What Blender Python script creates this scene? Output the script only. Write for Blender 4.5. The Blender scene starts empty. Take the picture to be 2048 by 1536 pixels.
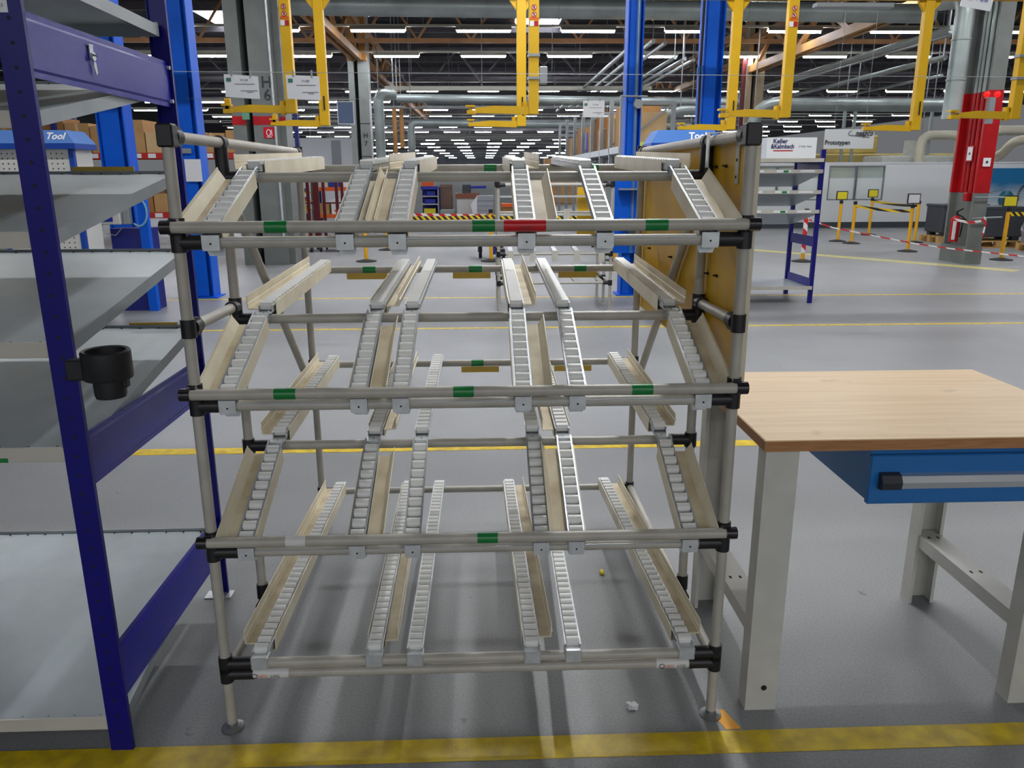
import bpy, math, random
from mathutils import Vector, Matrix
random.seed(7)
SC = bpy.context.scene
COL = SC.collection
PI = math.pi

# ------------------------------------------------------------------ camera, world, lights, exposure
cd = bpy.data.cameras.new('camera'); cam = bpy.data.objects.new('camera', cd); COL.objects.link(cam)
cd.sensor_fit = 'HORIZONTAL'; cd.sensor_width = 36.0; cd.lens = 27.572; cd.clip_start = .05; cd.clip_end = 300
cr, cu, cf = Vector((.99936, -.03567, -.00362)), Vector((.01269, .25754, .96618)), Vector((.03353, .96561, -.25783))
cam.matrix_world = Matrix(((cr.x, cu.x, -cf.x, 0), (cr.y, cu.y, -cf.y, 0), (cr.z, cu.z, -cf.z, 1.53), (0, 0, 0, 1)))
SC.camera = cam
W = bpy.data.worlds.new('hall_ambience'); SC.world = W; W.use_nodes = True
W.node_tree.nodes['Background'].inputs[0].default_value = (.90, .94, 1.0, 1)
W.node_tree.nodes['Background'].inputs[1].default_value = .16
vs = SC.view_settings
vs.view_transform = 'Standard'; vs.look = 'None'; vs.exposure = 0.0; vs.gamma = 1.0; vs.use_curve_mapping = False
TUBE = 62.0            # radiance of the fluorescent tubes in view
def area_light(x, y, z, sx, sy, watts, col=(.975, .985, 1.0)):
    l = bpy.data.lights.new('ceiling_luminaire_light', 'AREA'); l.shape = 'RECTANGLE'; l.size = sx; l.size_y = sy
    l.energy = watts; l.color = col
    o = bpy.data.objects.new('ceiling_luminaire_light', l); COL.objects.link(o); o.location = (x, y, z)
for gy, wt in ((-23.5, 90), (-18.5, 90), (-13.5, 90), (-8.5, 76), (-3.5, 6), (1.5, 2), (6.5, 46), (11.5, 58), (16.5, 58)):   # the ceiling rows above the photographer go on with the grid in view
    for gx in range(-3, 6):
        area_light(gx * 2.65 + .05, gy, 5.05, 1.34, .12, wt)
for gy in (3.9, 5.7, 7.5):                                      # a line of luminaires hung lengthwise over the work places
    area_light(.95, gy, 4.6, .08, 1.3, 56)

# ------------------------------------------------------------------ helpers
ORG = {}
class MB:
    def __init__(s): s.v = []; s.f = []; s.sm = []
    def add(s, vs, fs, smooth=False):
        n = len(s.v); s.v += [Vector(p) for p in vs]
        for f in fs: s.f.append([i + n for i in f]); s.sm.append(smooth)
        return s
    def box(s, a, b):
        (x0, y0, z0), (x1, y1, z1) = a, b
        return s.add([(x0, y0, z0), (x1, y0, z0), (x1, y1, z0), (x0, y1, z0), (x0, y0, z1), (x1, y0, z1), (x1, y1, z1), (x0, y1, z1)],
                     [(0, 3, 2, 1), (4, 5, 6, 7), (0, 1, 5, 4), (1, 2, 6, 5), (2, 3, 7, 6), (3, 0, 4, 7)])
    def bbox(s, a, b, r):
        """box with its vertical and horizontal edges chamfered by r"""
        (x0, y0, z0), (x1, y1, z1) = a, b
        pts = []; idx = {}
        for ix, X in enumerate((x0, x1)):
            for iy, Y in enumerate((y0, y1)):
                for iz, Z in enumerate((z0, z1)):
                    dx, dy, dz = (r if ix == 0 else -r), (r if iy == 0 else -r), (r if iz == 0 else -r)
                    for k, p in enumerate(((X, Y + dy, Z + dz), (X + dx, Y, Z + dz), (X + dx, Y + dy, Z))):
                        idx[ix, iy, iz, k] = len(pts); pts.append(p)
        g = lambda *a: idx[a]
        fs = [[g(0,0,0,0), g(0,0,1,0), g(0,1,1,0), g(0,1,0,0)], [g(1,0,0,0), g(1,1,0,0), g(1,1,1,0), g(1,0,1,0)],
              [g(0,0,0,1), g(1,0,0,1), g(1,0,1,1), g(0,0,1,1)], [g(0,1,0,1), g(0,1,1,1), g(1,1,1,1), g(1,1,0,1)],
              [g(0,0,0,2), g(0,1,0,2), g(1,1,0,2), g(1,0,0,2)], [g(0,0,1,2), g(1,0,1,2), g(1,1,1,2), g(0,1,1,2)]]
        for ix in (0, 1):
            for iy in (0, 1): fs.append([g(ix,iy,0,0), g(ix,iy,1,0), g(ix,iy,1,1), g(ix,iy,0,1)])
            for iz in (0, 1): fs.append([g(ix,0,iz,0), g(ix,1,iz,0), g(ix,1,iz,2), g(ix,0,iz,2)])
        for iy in (0, 1):
            for iz in (0, 1): fs.append([g(0,iy,iz,1), g(1,iy,iz,1), g(1,iy,iz,2), g(0,iy,iz,2)])
        for ix in (0, 1):
            for iy in (0, 1):
                for iz in (0, 1): fs.append([g(ix,iy,iz,0), g(ix,iy,iz,1), g(ix,iy,iz,2)])
        return s.add(pts, fs)
    def cyl(s, p0, p1, r, n=16, r2=None, caps=True):
        p0, p1 = Vector(p0), Vector(p1); r2 = r if r2 is None else r2
        d = (p1 - p0).normalized(); a = d.orthogonal().normalized(); b = d.cross(a)
        vs = []; m = len(s.v)
        for i in range(n):
            t = 2 * PI * i / n; q = a * math.cos(t) + b * math.sin(t)
            vs += [p0 + q * r, p1 + q * r2]
        s.add(vs, [(2 * i, 2 * ((i + 1) % n), 2 * ((i + 1) % n) + 1, 2 * i + 1) for i in range(n)], True)
        if caps:
            s.f.append([m + 2 * i for i in range(n)][::-1]); s.sm.append(False)
            s.f.append([m + 2 * i + 1 for i in range(n)]); s.sm.append(False)
        return s
    def tube(s, path, r, n=10):
        path = [Vector(p) for p in path]; m = len(s.v); up = None
        for k, p in enumerate(path):
            d = (path[min(k + 1, len(path) - 1)] - path[max(k - 1, 0)]).normalized()
            a = d.orthogonal().normalized() if up is None else (up - d * up.dot(d)).normalized()
            up = a; b = d.cross(a)
            s.v += [p + (a * math.cos(2 * PI * i / n) + b * math.sin(2 * PI * i / n)) * r for i in range(n)]
        for k in range(len(path) - 1):
            for i in range(n):
                j = (i + 1) % n
                s.f.append([m + k * n + i, m + k * n + j, m + (k + 1) * n + j, m + (k + 1) * n + i]); s.sm.append(True)
        s.f.append([m + i for i in range(n)][::-1]); s.sm.append(False)
        s.f.append([m + (len(path) - 1) * n + i for i in range(n)]); s.sm.append(False)
        return s
    def prism(s, prof, o, u, v, e):
        """closed 2D outline prof in the plane (u, v) at o, extruded by e"""
        o, u, v, e = Vector(o), Vector(u), Vector(v), Vector(e); n = len(prof)
        a = [o + u * x + v * y for x, y in prof]
        s.add(a + [p + e for p in a], [list(range(n))[::-1], list(range(n, 2 * n))] + [(i, (i + 1) % n, n + (i + 1) % n, n + i) for i in range(n)])
        return s
    def sheet(s, line, t, o, u, v, e):
        """open 2D polyline given thickness t and extruded by e (bent sheet metal)"""
        pts = [Vector((x, y)) for x, y in line]; L = []; Rr = []
        for k, p in enumerate(pts):
            ns = []
            for q0, q1 in ((k - 1, k), (k, k + 1)):
                if q0 >= 0 and q1 < len(pts):
                    d = (pts[q1] - pts[q0]).normalized(); ns.append(Vector((-d.y, d.x)))
            m = sum(ns, Vector((0, 0))) / len(ns); m = m / max(m.length_squared, .3)
            L.append(p + m * t / 2); Rr.append(p - m * t / 2)
        o, u, v, e = Vector(o), Vector(u), Vector(v), Vector(e); n = len(pts)
        for k in range(n - 1):
            q = [L[k], L[k + 1], Rr[k + 1], Rr[k]]
            s.prism([(w.x, w.y) for w in q], o, u, v, e)
        return s
    def bar(s, p0, p1, w, h, up=(0, 0, 1)):
        p0, p1 = Vector(p0), Vector(p1); d = (p1 - p0); dn = d.normalized(); up = Vector(up)
        if abs(dn.dot(up)) > .98: up = Vector((0, 1, 0))
        a = dn.cross(up).normalized(); b = a.cross(dn)
        return s.prism([(-w/2, -h/2), (w/2, -h/2), (w/2, h/2), (-w/2, h/2)], p0, a, b, d)
    def sphere(s, c, r, n=12, m=7, sc=(1, 1, 1)):
        c = Vector(c); vs = [c + Vector((0, 0, -r * sc[2]))]
        for j in range(1, m):
            ph = -PI / 2 + PI * j / m
            for i in range(n): vs.append(c + Vector((r * sc[0] * math.cos(ph) * math.cos(2*PI*i/n), r * sc[1] * math.cos(ph) * math.sin(2*PI*i/n), r * sc[2] * math.sin(ph))))
        vs.append(c + Vector((0, 0, r * sc[2]))); fs = []
        for i in range(n): fs.append((0, 1 + (i + 1) % n, 1 + i))
        for j in range(m - 2):
            for i in range(n):
                a = 1 + j * n; fs.append((a + i, a + (i + 1) % n, a + n + (i + 1) % n, a + n + i))
        t = len(vs) - 1; a = 1 + (m - 2) * n
        for i in range(n): fs.append((a + i, a + (i + 1) % n, t))
        return s.add(vs, fs, True)
    def lathe(s, prof, c, n=24):
        """profile of (radius, z) turned about a vertical axis at c"""
        c = Vector(c); m = len(prof); vs = []
        for r, z in prof:
            for i in range(n): vs.append(c + Vector((r * math.cos(2*PI*i/n), r * math.sin(2*PI*i/n), z)))
        fs = [(k*n+i, k*n+(i+1) % n, (k+1)*n+(i+1) % n, (k+1)*n+i) for k in range(m - 1) for i in range(n)]
        return s.add(vs, fs, True)
    def mesh(s, name, off=Vector((0, 0, 0))):
        me = bpy.data.meshes.new(name); me.from_pydata([tuple(p - off) for p in s.v], [], s.f)
        me.polygons.foreach_set('use_smooth', s.sm); me.update()
        if any(s.sm): me.set_sharp_from_angle(angle=math.radians(38))
        return me
def link(name, me, mat, parent=None, kind=None, label=None):
    o = bpy.data.objects.new(name, me); COL.objects.link(o)
    if mat is not None and len(me.materials) == 0: me.materials.append(mat)
    if parent is not None: o.parent = parent; ORG[o] = ORG[parent]
    else: ORG[o] = Vector((0, 0, 0))
    if kind: o['kind'] = kind
    if label: o['label'] = label
    return o
def part(name, mb, mat, parent, kind=None, label=None):
    return link(name, mb.mesh(name, ORG[parent]), mat, parent, kind, label)
def struct(name, mb, mat):
    return link(name, mb.mesh(name), mat, None, 'structure')
def solo(name, mb, mat, label, cat, group=None, base=None):
    """a thing that is one mesh; its origin sits at base"""
    b = Vector(base) if base is not None else Vector((0, 0, 0))
    o = link(name, mb.mesh(name, b), mat); o.location = b; ORG[o] = b
    o['label'] = label; o['category'] = cat
    if group: o['group'] = group
    return o
def thing(name, label, cat, loc=(0, 0, 0), group=None):
    o = bpy.data.objects.new(name, None); COL.objects.link(o); o.location = loc; o.empty_display_size = .1
    o['label'] = label; o['category'] = cat; ORG[o] = Vector(loc)
    if group: o['group'] = group
    return o
def inst(name, me, pos, parent):
    o = bpy.data.objects.new(name, me); COL.objects.link(o); o.parent = parent; o.location = Vector(pos) - ORG[parent]; ORG[o] = ORG[parent]
    return o
def dup(root, shift, label=None, group=None):
    r = root.copy(); COL.objects.link(r); r.location = root.location + Vector(shift); ORG[r] = ORG[root] + Vector(shift)
    if label: r['label'] = label
    if group: r['group'] = group
    for ch in root.children:
        c = ch.copy(); COL.objects.link(c); c.parent = r; ORG[c] = ORG[r]
        for g in ch.children:
            d = g.copy(); COL.objects.link(d); d.parent = c; ORG[d] = ORG[r]
    return r
def text(name, st, size, pos, mat, parent, right=(1, 0, 0), up=(0, 0, 1), align='CENTER', shear=0, width=None, bold=0):
    cu_ = bpy.data.curves.new('t', 'FONT'); cu_.body = st; cu_.size = size; cu_.align_x = align; cu_.align_y = 'CENTER'; cu_.shear = shear
    cu_.extrude = size * .008; cu_.resolution_u = 2; cu_.offset = bold
    o = bpy.data.objects.new('t', cu_); COL.objects.link(o)
    bpy.context.view_layer.update()
    me = bpy.data.meshes.new_from_object(o.evaluated_get(bpy.context.evaluated_depsgraph_get()))
    bpy.data.objects.remove(o); bpy.data.curves.remove(cu_)
    r, u = Vector(right).normalized(), Vector(up).normalized(); nn = r.cross(u)
    k = 1.0
    if width:
        xs = [v.co.x for v in me.vertices]; k = width / max(1e-6, max(xs) - min(xs))
    off = ORG[parent]
    for v in me.vertices: v.co = Vector(pos) - off + r * v.co.x * k + u * v.co.y + nn * v.co.z
    me.materials.clear()
    return link(name, me, mat, parent)

# ------------------------------------------------------------------ materials
def s2l(c): return tuple(((v / 255) / 12.92 if v / 255 <= .04045 else ((v / 255 + .055) / 1.055) ** 2.4) for v in c) + (1,)
MATS = {}
def mat(name, rgb, rough=.5, metal=0.0, var=0.0, scale=8.0, bump=0.0, bscale=60.0, spec=.5, rgb2=None, stretch=(1, 1, 1), rvar=0.0, detail=4.0):
    m = bpy.data.materials.new(name); m.use_nodes = True; nt = m.node_tree; b = nt.nodes['Principled BSDF']
    c = s2l(rgb); b.inputs['Base Color'].default_value = c; b.inputs['Roughness'].default_value = rough; b.inputs['Metallic'].default_value = metal
    b.inputs['Specular IOR Level'].default_value = spec
    if var or rgb2 or bump or rvar:
        tc = nt.nodes.new('ShaderNodeTexCoord'); mp = nt.nodes.new('ShaderNodeMapping'); mp.inputs['Scale'].default_value = stretch
        nt.links.new(tc.outputs['Object'], mp.inputs['Vector'])
        nz = nt.nodes.new('ShaderNodeTexNoise'); nz.inputs['Scale'].default_value = scale; nz.inputs['Detail'].default_value = detail
        nt.links.new(mp.outputs[0], nz.inputs['Vector'])
        if var or rgb2:
            rp = nt.nodes.new('ShaderNodeValToRGB'); e = rp.color_ramp.elements
            c2 = s2l(rgb2) if rgb2 else tuple(max(0, x * (1 - var)) for x in c[:3]) + (1,)
            c1 = c if rgb2 else tuple(min(1, x * (1 + var * .6)) for x in c[:3]) + (1,)
            e[0].position = .35; e[0].color = c2; e[1].position = .65; e[1].color = c1
            nt.links.new(nz.outputs['Fac'], rp.inputs[0]); nt.links.new(rp.outputs[0], b.inputs['Base Color'])
        if rvar:
            mr = nt.nodes.new('ShaderNodeMapRange'); mr.inputs['To Min'].default_value = max(0, rough - rvar); mr.inputs['To Max'].default_value = min(1, rough + rvar)
            nt.links.new(nz.outputs['Fac'], mr.inputs['Value']); nt.links.new(mr.outputs[0], b.inputs['Roughness'])
        if bump:
            nb = nt.nodes.new('ShaderNodeTexNoise'); nb.inputs['Scale'].default_value = bscale; nb.inputs['Detail'].default_value = 3
            nt.links.new(mp.outputs[0], nb.inputs['Vector'])
            bp = nt.nodes.new('ShaderNodeBump'); bp.inputs['Strength'].default_value = bump; bp.inputs['Distance'].default_value = .002
            nt.links.new(nb.outputs['Fac'], bp.inputs['Height']); nt.links.new(bp.outputs[0], b.inputs['Normal'])
    MATS[name] = m
    return m
def emis(name, rgb, k):
    m = bpy.data.materials.new(name); m.use_nodes = True; b = m.node_tree.nodes['Principled BSDF']
    b.inputs['Base Color'].default_value = (.8, .8, .8, 1); b.inputs['Emission Color'].default_value = s2l(rgb); b.inputs['Emission Strength'].default_value = k
    return m
def stripes(name, a, b_, k, vec=(1, 0, 1), rough=.5, duty=.5):
    """diagonal hazard stripes printed along the thing"""
    m = bpy.data.materials.new(name); m.use_nodes = True; nt = m.node_tree; b = nt.nodes['Principled BSDF']; b.inputs['Roughness'].default_value = rough
    tc = nt.nodes.new('ShaderNodeTexCoord'); dt = nt.nodes.new('ShaderNodeVectorMath'); dt.operation = 'DOT_PRODUCT'; dt.inputs[1].default_value = vec
    nt.links.new(tc.outputs['Object'], dt.inputs[0])
    mu = nt.nodes.new('ShaderNodeMath'); mu.operation = 'MULTIPLY'; mu.inputs[1].default_value = k; nt.links.new(dt.outputs['Value'], mu.inputs[0])
    fr = nt.nodes.new('ShaderNodeMath'); fr.operation = 'FRACT'; nt.links.new(mu.outputs[0], fr.inputs[0])
    rp = nt.nodes.new('ShaderNodeValToRGB'); rp.color_ramp.interpolation = 'CONSTANT'; e = rp.color_ramp.elements
    e[0].color = s2l(a); e[1].position = duty; e[1].color = s2l(b_); nt.links.new(fr.outputs[0], rp.inputs[0]); nt.links.new(rp.outputs[0], b.inputs['Base Color'])
    return m
M_pipe = mat('pipe_coating', (176, 172, 162), .38, var=.10, scale=14)
M_joint = mat('black_joint', (24, 24, 27), .42, spec=.5)
M_cap = mat('black_cap', (30, 24, 30), .25)
M_roller = mat('roller_plastic', (224, 225, 222), .38)
M_guide = mat('cream_guide', (238, 230, 206), .42, rgb2=(224, 213, 186), scale=7)
M_dust = mat('dusty_guide_floor', (216, 204, 174), .6, rgb2=(186, 169, 136), scale=11, detail=7)
M_track = mat('track_steel', (176, 181, 186), .36, .55, var=.12, scale=30)
M_clamp = mat('clamp_zinc', (205, 210, 212), .34, .45, var=.10, scale=40)
M_dark = mat('dark_hole', (20, 20, 22), .7)
M_green = mat('green_tape', (14, 122, 56), .3)
M_red = mat('red_tape', (196, 22, 30), .28)
M_wtape = mat('white_tape', (214, 214, 212), .5)
M_paper = mat('white_paper', (228, 230, 234), .6)
M_ytag = mat('yellow_tag', (206, 172, 72), .55, var=.08)
M_panel = mat('yellow_board', (224, 180, 12), .42, rgb2=(202, 156, 8), scale=3.5)
M_panedge = mat('board_edge', (216, 206, 184), .5)
M_ink = mat('ink', (50, 50, 56), .6)
M_orange = mat('orange_ink', (222, 110, 30), .6)
M_shelfblue = mat('shelf_blue', (12, 8, 116), .36, var=.10, scale=4, spec=.35)
M_shelfpan = mat('shelf_panel_blue', (14, 18, 148), .27, var=.08, scale=4, spec=.34)
M_galv = mat('galvanised_sheet', (158, 166, 170), .42, .35, var=.14, scale=5, rvar=.10)
M_lip = mat('shelf_lip', (190, 186, 176), .5, var=.06)
M_cup = mat('black_cup', (26, 27, 30), .48)
M_benchgrey = mat('bench_enamel', (196, 195, 188), .42, var=.06, scale=12)
M_drawer = mat('drawer_blue', (22, 104, 174), .4)
M_alu = mat('handle_alu', (206, 209, 212), .28, .7)
M_grip = mat('grip_plastic', (44, 46, 54), .4)
M_colblue = mat('column_blue', (6, 94, 216), .5, var=.12, scale=2, spec=.22)
M_yel = mat('crane_yellow', (216, 170, 6), .42, var=.08, scale=3)
M_grey = mat('column_grey', (112, 117, 113), .5, var=.12, scale=3)
M_redp = mat('column_red', (176, 16, 24), .35, var=.15, scale=4)
M_duct = mat('duct_zinc', (158, 168, 166), .42, .35, var=.18, scale=2)
M_roof = mat('roof_deck', (34, 34, 41), .8, var=.3, scale=.6)
M_ochre = mat('girder_ochre', (178, 130, 72), .55, var=.2, scale=1.5)
M_white = mat('white_panel', (240, 243, 245), .5)
M_cream = mat('cream_pipe', (214, 208, 186), .5)
M_card = mat('cardboard', (190, 148, 98), .8, var=.12, scale=3)
M_card2 = mat('cardboard_dark', (158, 112, 66), .8, var=.12, scale=3)
M_card3 = mat('cardboard_pale', (214, 182, 136), .8, var=.1, scale=3)
M_steel = mat('grey_steel', (150, 156, 160), .4, .4)
M_maroon = mat('maroon_frame', (88, 14, 26), .45)
M_rackred = mat('rack_beam_red', (186, 44, 36), .5)
M_rackblue = mat('rack_post_blue', (38, 50, 130), .5)
M_orangeb = mat('orange_beam', (224, 96, 22), .5)
M_bin = mat('blue_bin', (24, 44, 158), .5)
M_wood = mat('pallet_wood', (206, 164, 100), .75, var=.15, scale=6)
M_stan = mat('stanchion_yellow', (238, 176, 20), .45)
M_rubber = mat('rubber_black', (30, 30, 32), .75)
M_crate = mat('crate_grey', (62, 66, 74), .6)
M_sign_y = mat('sign_yellow', (222, 206, 40), .5)
M_silver = mat('silver_foil', (176, 178, 186), .3, .55, bump=.9, bscale=5)
M_peg = mat('pegboard_grey', (206, 206, 202), .5)
M_hazy = stripes('hazard_yellow_black', (236, 196, 30), (26, 24, 22), 9.0)
M_hazr = stripes('hazard_red_white', (206, 40, 44), (232, 232, 232), 4.5, (1, 0, 1))
M_tubelamp = emis('fluorescent_tube', (242, 245, 255), TUBE)
M_skylight = emis('skylight_pane', (236, 242, 255), 7.0)
M_alarm = emis('alarm_lamp_red', (255, 8, 6), 3.0)
M_alarm.node_tree.nodes['Principled BSDF'].inputs['Base Color'].default_value = (.6, .004, .003, 1)
M_foot = mat('foot_steel', (150, 152, 154), .35, .8)
M_trunk = mat('light_trunking', (206, 204, 188), .5)
M_hood = mat('tool_blue', (14, 66, 160), .45)
M_hoodlight = mat('tool_blue_light', (46, 108, 186), .45)
# ------------------------------------------------------------------ floor, roof, end walls
def floor_material():
    m = bpy.data.materials.new('sealed_concrete'); m.use_nodes = True; nt = m.node_tree; b = nt.nodes['Principled BSDF']; N = nt.nodes.new; L = nt.links.new
    tc = N('ShaderNodeTexCoord')
    def noise(sc, det=4, rough=.55):
        n = N('ShaderNodeTexNoise'); n.inputs['Scale'].default_value = sc; n.inputs['Detail'].default_value = det; n.inputs['Roughness'].default_value = rough
        L(tc.outputs['Object'], n.inputs['Vector']); return n
    big, fine, spots = noise(.55, 5), noise(140, 2), noise(9, 3, .6)
    r1 = N('ShaderNodeValToRGB'); r1.color_ramp.elements[0].position = .3; r1.color_ramp.elements[0].color = s2l((126, 128, 130)); r1.color_ramp.elements[1].position = .7; r1.color_ramp.elements[1].color = s2l((146, 148, 150))
    L(big.outputs['Fac'], r1.inputs[0])
    r2 = N('ShaderNodeValToRGB'); r2.color_ramp.elements[0].position = .30; r2.color_ramp.elements[0].color = (.72, .72, .72, 1); r2.color_ramp.elements[1].position = .72; r2.color_ramp.elements[1].color = (1.14, 1.14, 1.14, 1)
    L(fine.outputs['Fac'], r2.inputs[0])
    mx = N('ShaderNodeMix'); mx.data_type = 'RGBA'; mx.blend_type = 'MULTIPLY'; mx.inputs[0].default_value = .75; L(r1.outputs[0], mx.inputs[6]); L(r2.outputs[0], mx.inputs[7])
    r3 = N('ShaderNodeValToRGB'); r3.color_ramp.elements[0].position = .235; r3.color_ramp.elements[0].color = (.35, .35, .36, 1); r3.color_ramp.elements[1].position = .29; r3.color_ramp.elements[1].color = (1, 1, 1, 1)
    L(spots.outputs['Fac'], r3.inputs[0])
    m2 = N('ShaderNodeMix'); m2.data_type = 'RGBA'; m2.blend_type = 'MULTIPLY'; m2.inputs[0].default_value = .8; L(mx.outputs[2], m2.inputs[6]); L(r3.outputs[0], m2.inputs[7])
    L(m2.outputs[2], b.inputs['Base Color'])
    b.inputs['Roughness'].default_value = .44; b.inputs['Specular IOR Level'].default_value = .45
    bp = N('ShaderNodeBump'); bp.inputs['Strength'].default_value = .35; bp.inputs['Distance'].default_value = .0015; L(fine.outputs['Fac'], bp.inputs['Height']); L(bp.outputs[0], b.inputs['Normal'])
    return m
M_floor = floor_material()
struct('floor', MB().box((-45, -25, -.2), (45, 190, 0)), M_floor)
struct('ceiling', MB().box((-45, -25, 7.0), (45, 190, 7.2)), M_roof)
M_endwall = mat('end_wall_grey', (120, 124, 130), .8, var=.2, scale=.4)
struct('wall_far', MB().box((-45, 186, 0), (45, 186.3, 7.0)), M_endwall)
def paint(name, base, worn):
    return mat(name, base, .42, rgb2=worn, scale=16, bump=.2, bscale=140, detail=9)
M_line = paint('floor_line_yellow', (224, 194, 4), (186, 156, 14))
M_line2 = paint('floor_line_pale', (206, 192, 96), (170, 168, 130))
M_otape = mat('orange_floor_tape', (246, 170, 20), .4)
def line(x0, y0, x1, y1, w, m, label):
    d = Vector((x1 - x0, y1 - y0, 0)).normalized(); p = Vector((-d.y, d.x, 0)) * w / 2
    a, b = Vector((x0, y0, 0)), Vector((x1, y1, 0)); q = [a - p, b - p, b + p, a + p]
    mb = MB().prism([(v.x, v.y) for v in q], (0, 0, .0002), (1, 0, 0), (0, 1, 0), (0, 0, .0012))
    solo('floor_line', mb, m, label, 'floor marking', 'painted lines on the concrete floor')
line(-6, 1.826, 6, 1.838, .088, M_line, 'broad worn yellow floor line nearest the camera')
line(-14, 4.31, 10, 4.32, .10, M_line, 'bright yellow floor line crossing just behind the flow rack')
line(-14, 8.06, 12, 7.92, .07, M_line, 'narrow yellow floor line beyond the flow rack')
line(-14, 10.25, 12, 9.92, .07, M_line, 'faint yellow floor line at the feet of the blue columns')
line(4.6, 17.6, 8.6, 12.4, .35, M_line2, 'wide pale yellow floor stripe slanting past the grey and red column')
solo('floor_tape', MB().prism([(.648, 1.965), (.690, 1.968), (.716, 1.885), (.672, 1.882)], (0, 0, .0003), (1, 0, 0), (0, 1, 0), (0, 0, .001)), M_otape,
     'short orange tape strip under the right front rack foot', 'floor tape')
sc_ = MB()
for k, (dx, dy, a) in enumerate(((0, 0, .3), (.006, .004, 1.2), (-.004, .006, 2.4))):
    sc_.prism([(-.014, -.008), (.012, -.010), (.016, .006), (0, .012), (-.015, .007)], (.424 + dx, 1.985 + dy, .001 + .004 * k), (math.cos(a), math.sin(a), .1), (-math.sin(a), math.cos(a), .35), (0, 0, .0015))
solo('paper_scrap', sc_, M_paper, 'crumpled white paper scrap lying on the floor before the rack', 'paper scrap')
solo('yellow_crumb', MB().bbox((.442, 2.782, 0), (.460, 2.815, .012), .004), M_sign_y, 'tiny yellow scrap lying on the floor beneath the rack', 'scrap')

# ------------------------------------------------------------------ the pipe-and-joint flow rack
XL, XR, YF, YM, YB, ZT = -.737, .645, 1.948, 2.331, 3.291, 1.62
PR = .0142
rack = thing('flow_rack', 'beige pipe flow rack with four levels of white roller tracks', 'flow rack', (-.046, 2.62, 0))
def pipe(name, a, b, r=PR, parent=rack): return part(name, MB().cyl(a, b, r, 20), M_pipe, parent)
def joint(mb, name='joint'): return part(name, mb, M_joint, rack)
posts = {}
for side, X in ((-1, XL), (1, XR)):
    for nm, Y, z0 in (('f', YF, .012), ('m', YM, .19), ('b', YB, .012)):
        p = pipe('post', (X, Y, z0), (X, Y, ZT)); posts[side, nm] = p
        if nm != 'm':
            mf = MB().lathe([(.0, .001), (.031, .001), (.031, .006), (.022, .009), (.015, .012), (.015, .020), (0, .020)], (X, Y, 0), 24)
            part('foot', mf, M_foot, p)
    # top side rail with its corner block, pivots and mid tee
    pipe('side_rail', (X, YF + .02, ZT), (X, YB + .005, ZT))
    joint(MB().bbox((X - .0195, YF - .0195, 1.595), (X + .0195, YF + .0195, 1.648), .004), 'corner_joint')
    joint(MB().cyl((X, YF + .018, ZT), (X, YF + .055, ZT), .022, 20).cyl((X - .016, YF + .036, ZT), (X + .016, YF + .036, ZT), .0235, 20), 'pivot_joint')
    joint(MB().cyl((X, YM, 1.498), (X, YM, 1.622), .0185, 18).cyl((X, YM - .016, ZT), (X, YM + .016, ZT), .0195, 18), 'tee_joint')
    joint(MB().cyl((X, YB, 1.58), (X, YB, 1.64), .018, 18).cyl((X, YB - .05, ZT), (X, YB, ZT), .018, 18), 'corner_joint')
    # short side tube and bottom side tube
    pipe('side_tube', (X, YF + .03, 1.163), (X, YM - .02, 1.157))
    joint(MB().cyl((X, YF, 1.140), (X, YF, 1.186), .0185, 18).cyl((X, YF + .016, 1.163), (X, YF + .056, 1.1625), .0215, 18).cyl((X - .015, YF + .034, 1.163), (X + .015, YF + .034, 1.163), .0235, 18), 'pivot_joint')
    joint(MB().cyl((X, YM, 1.135), (X, YM, 1.182), .0185, 18).cyl((X, YM - .045, 1.158), (X, YM - .01, 1.157), .0195, 18), 'tee_joint')
    pipe('side_tube', (X, YF, .178), (X, YB, .166))
    joint(MB().cyl((X, YM, .196), (X, YM, .245), .0185, 18).cyl((X, YM - .03, .176), (X, YM + .03, .176), .0185, 18), 'tee_joint')
    # diagonal brace in the side
    pipe('brace', (X, YM + .03, 1.49), (X, YB - .03, .63))
    joint(MB().cyl((X, YM, 1.44), (X, YM, 1.49), .0185, 16).cyl((X - .012, YM + .02, 1.49), (X + .012, YM + .02, 1.49), .02, 16), 'pivot_joint')
    joint(MB().cyl((X, YB, .60), (X, YB, .65), .0185, 16).cyl((X - .012, YB - .02, .63), (X + .012, YB - .02, .63), .02, 16), 'pivot_joint')
def end_joints(Y, z, n=.062, name='joint'):
    for X, s in ((XL, 1), (XR, -1)):
        joint(MB().cyl((X, Y, z - .023), (X, Y, z + .023), .0188, 18).cyl((X, Y, z), (X + s * n, Y, z), .0178, 18), name)
LEV = ((1.412, 1.374, 1.525, 1.557), (1.000, .962, 1.118, 1.150), (.595, .553, .720, .747))
TAPES = (((-.519, -.466, 0), (-.027, .027, 0), (.048, .149, 1), (.389, .444, 0)), ((-.530, -.476, 0), (-.082, -.030, 0), (.371, .425, 0)), ((-.532, -.480, 2), (-.027, .027, 0)))
YS = YF - .031
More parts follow.
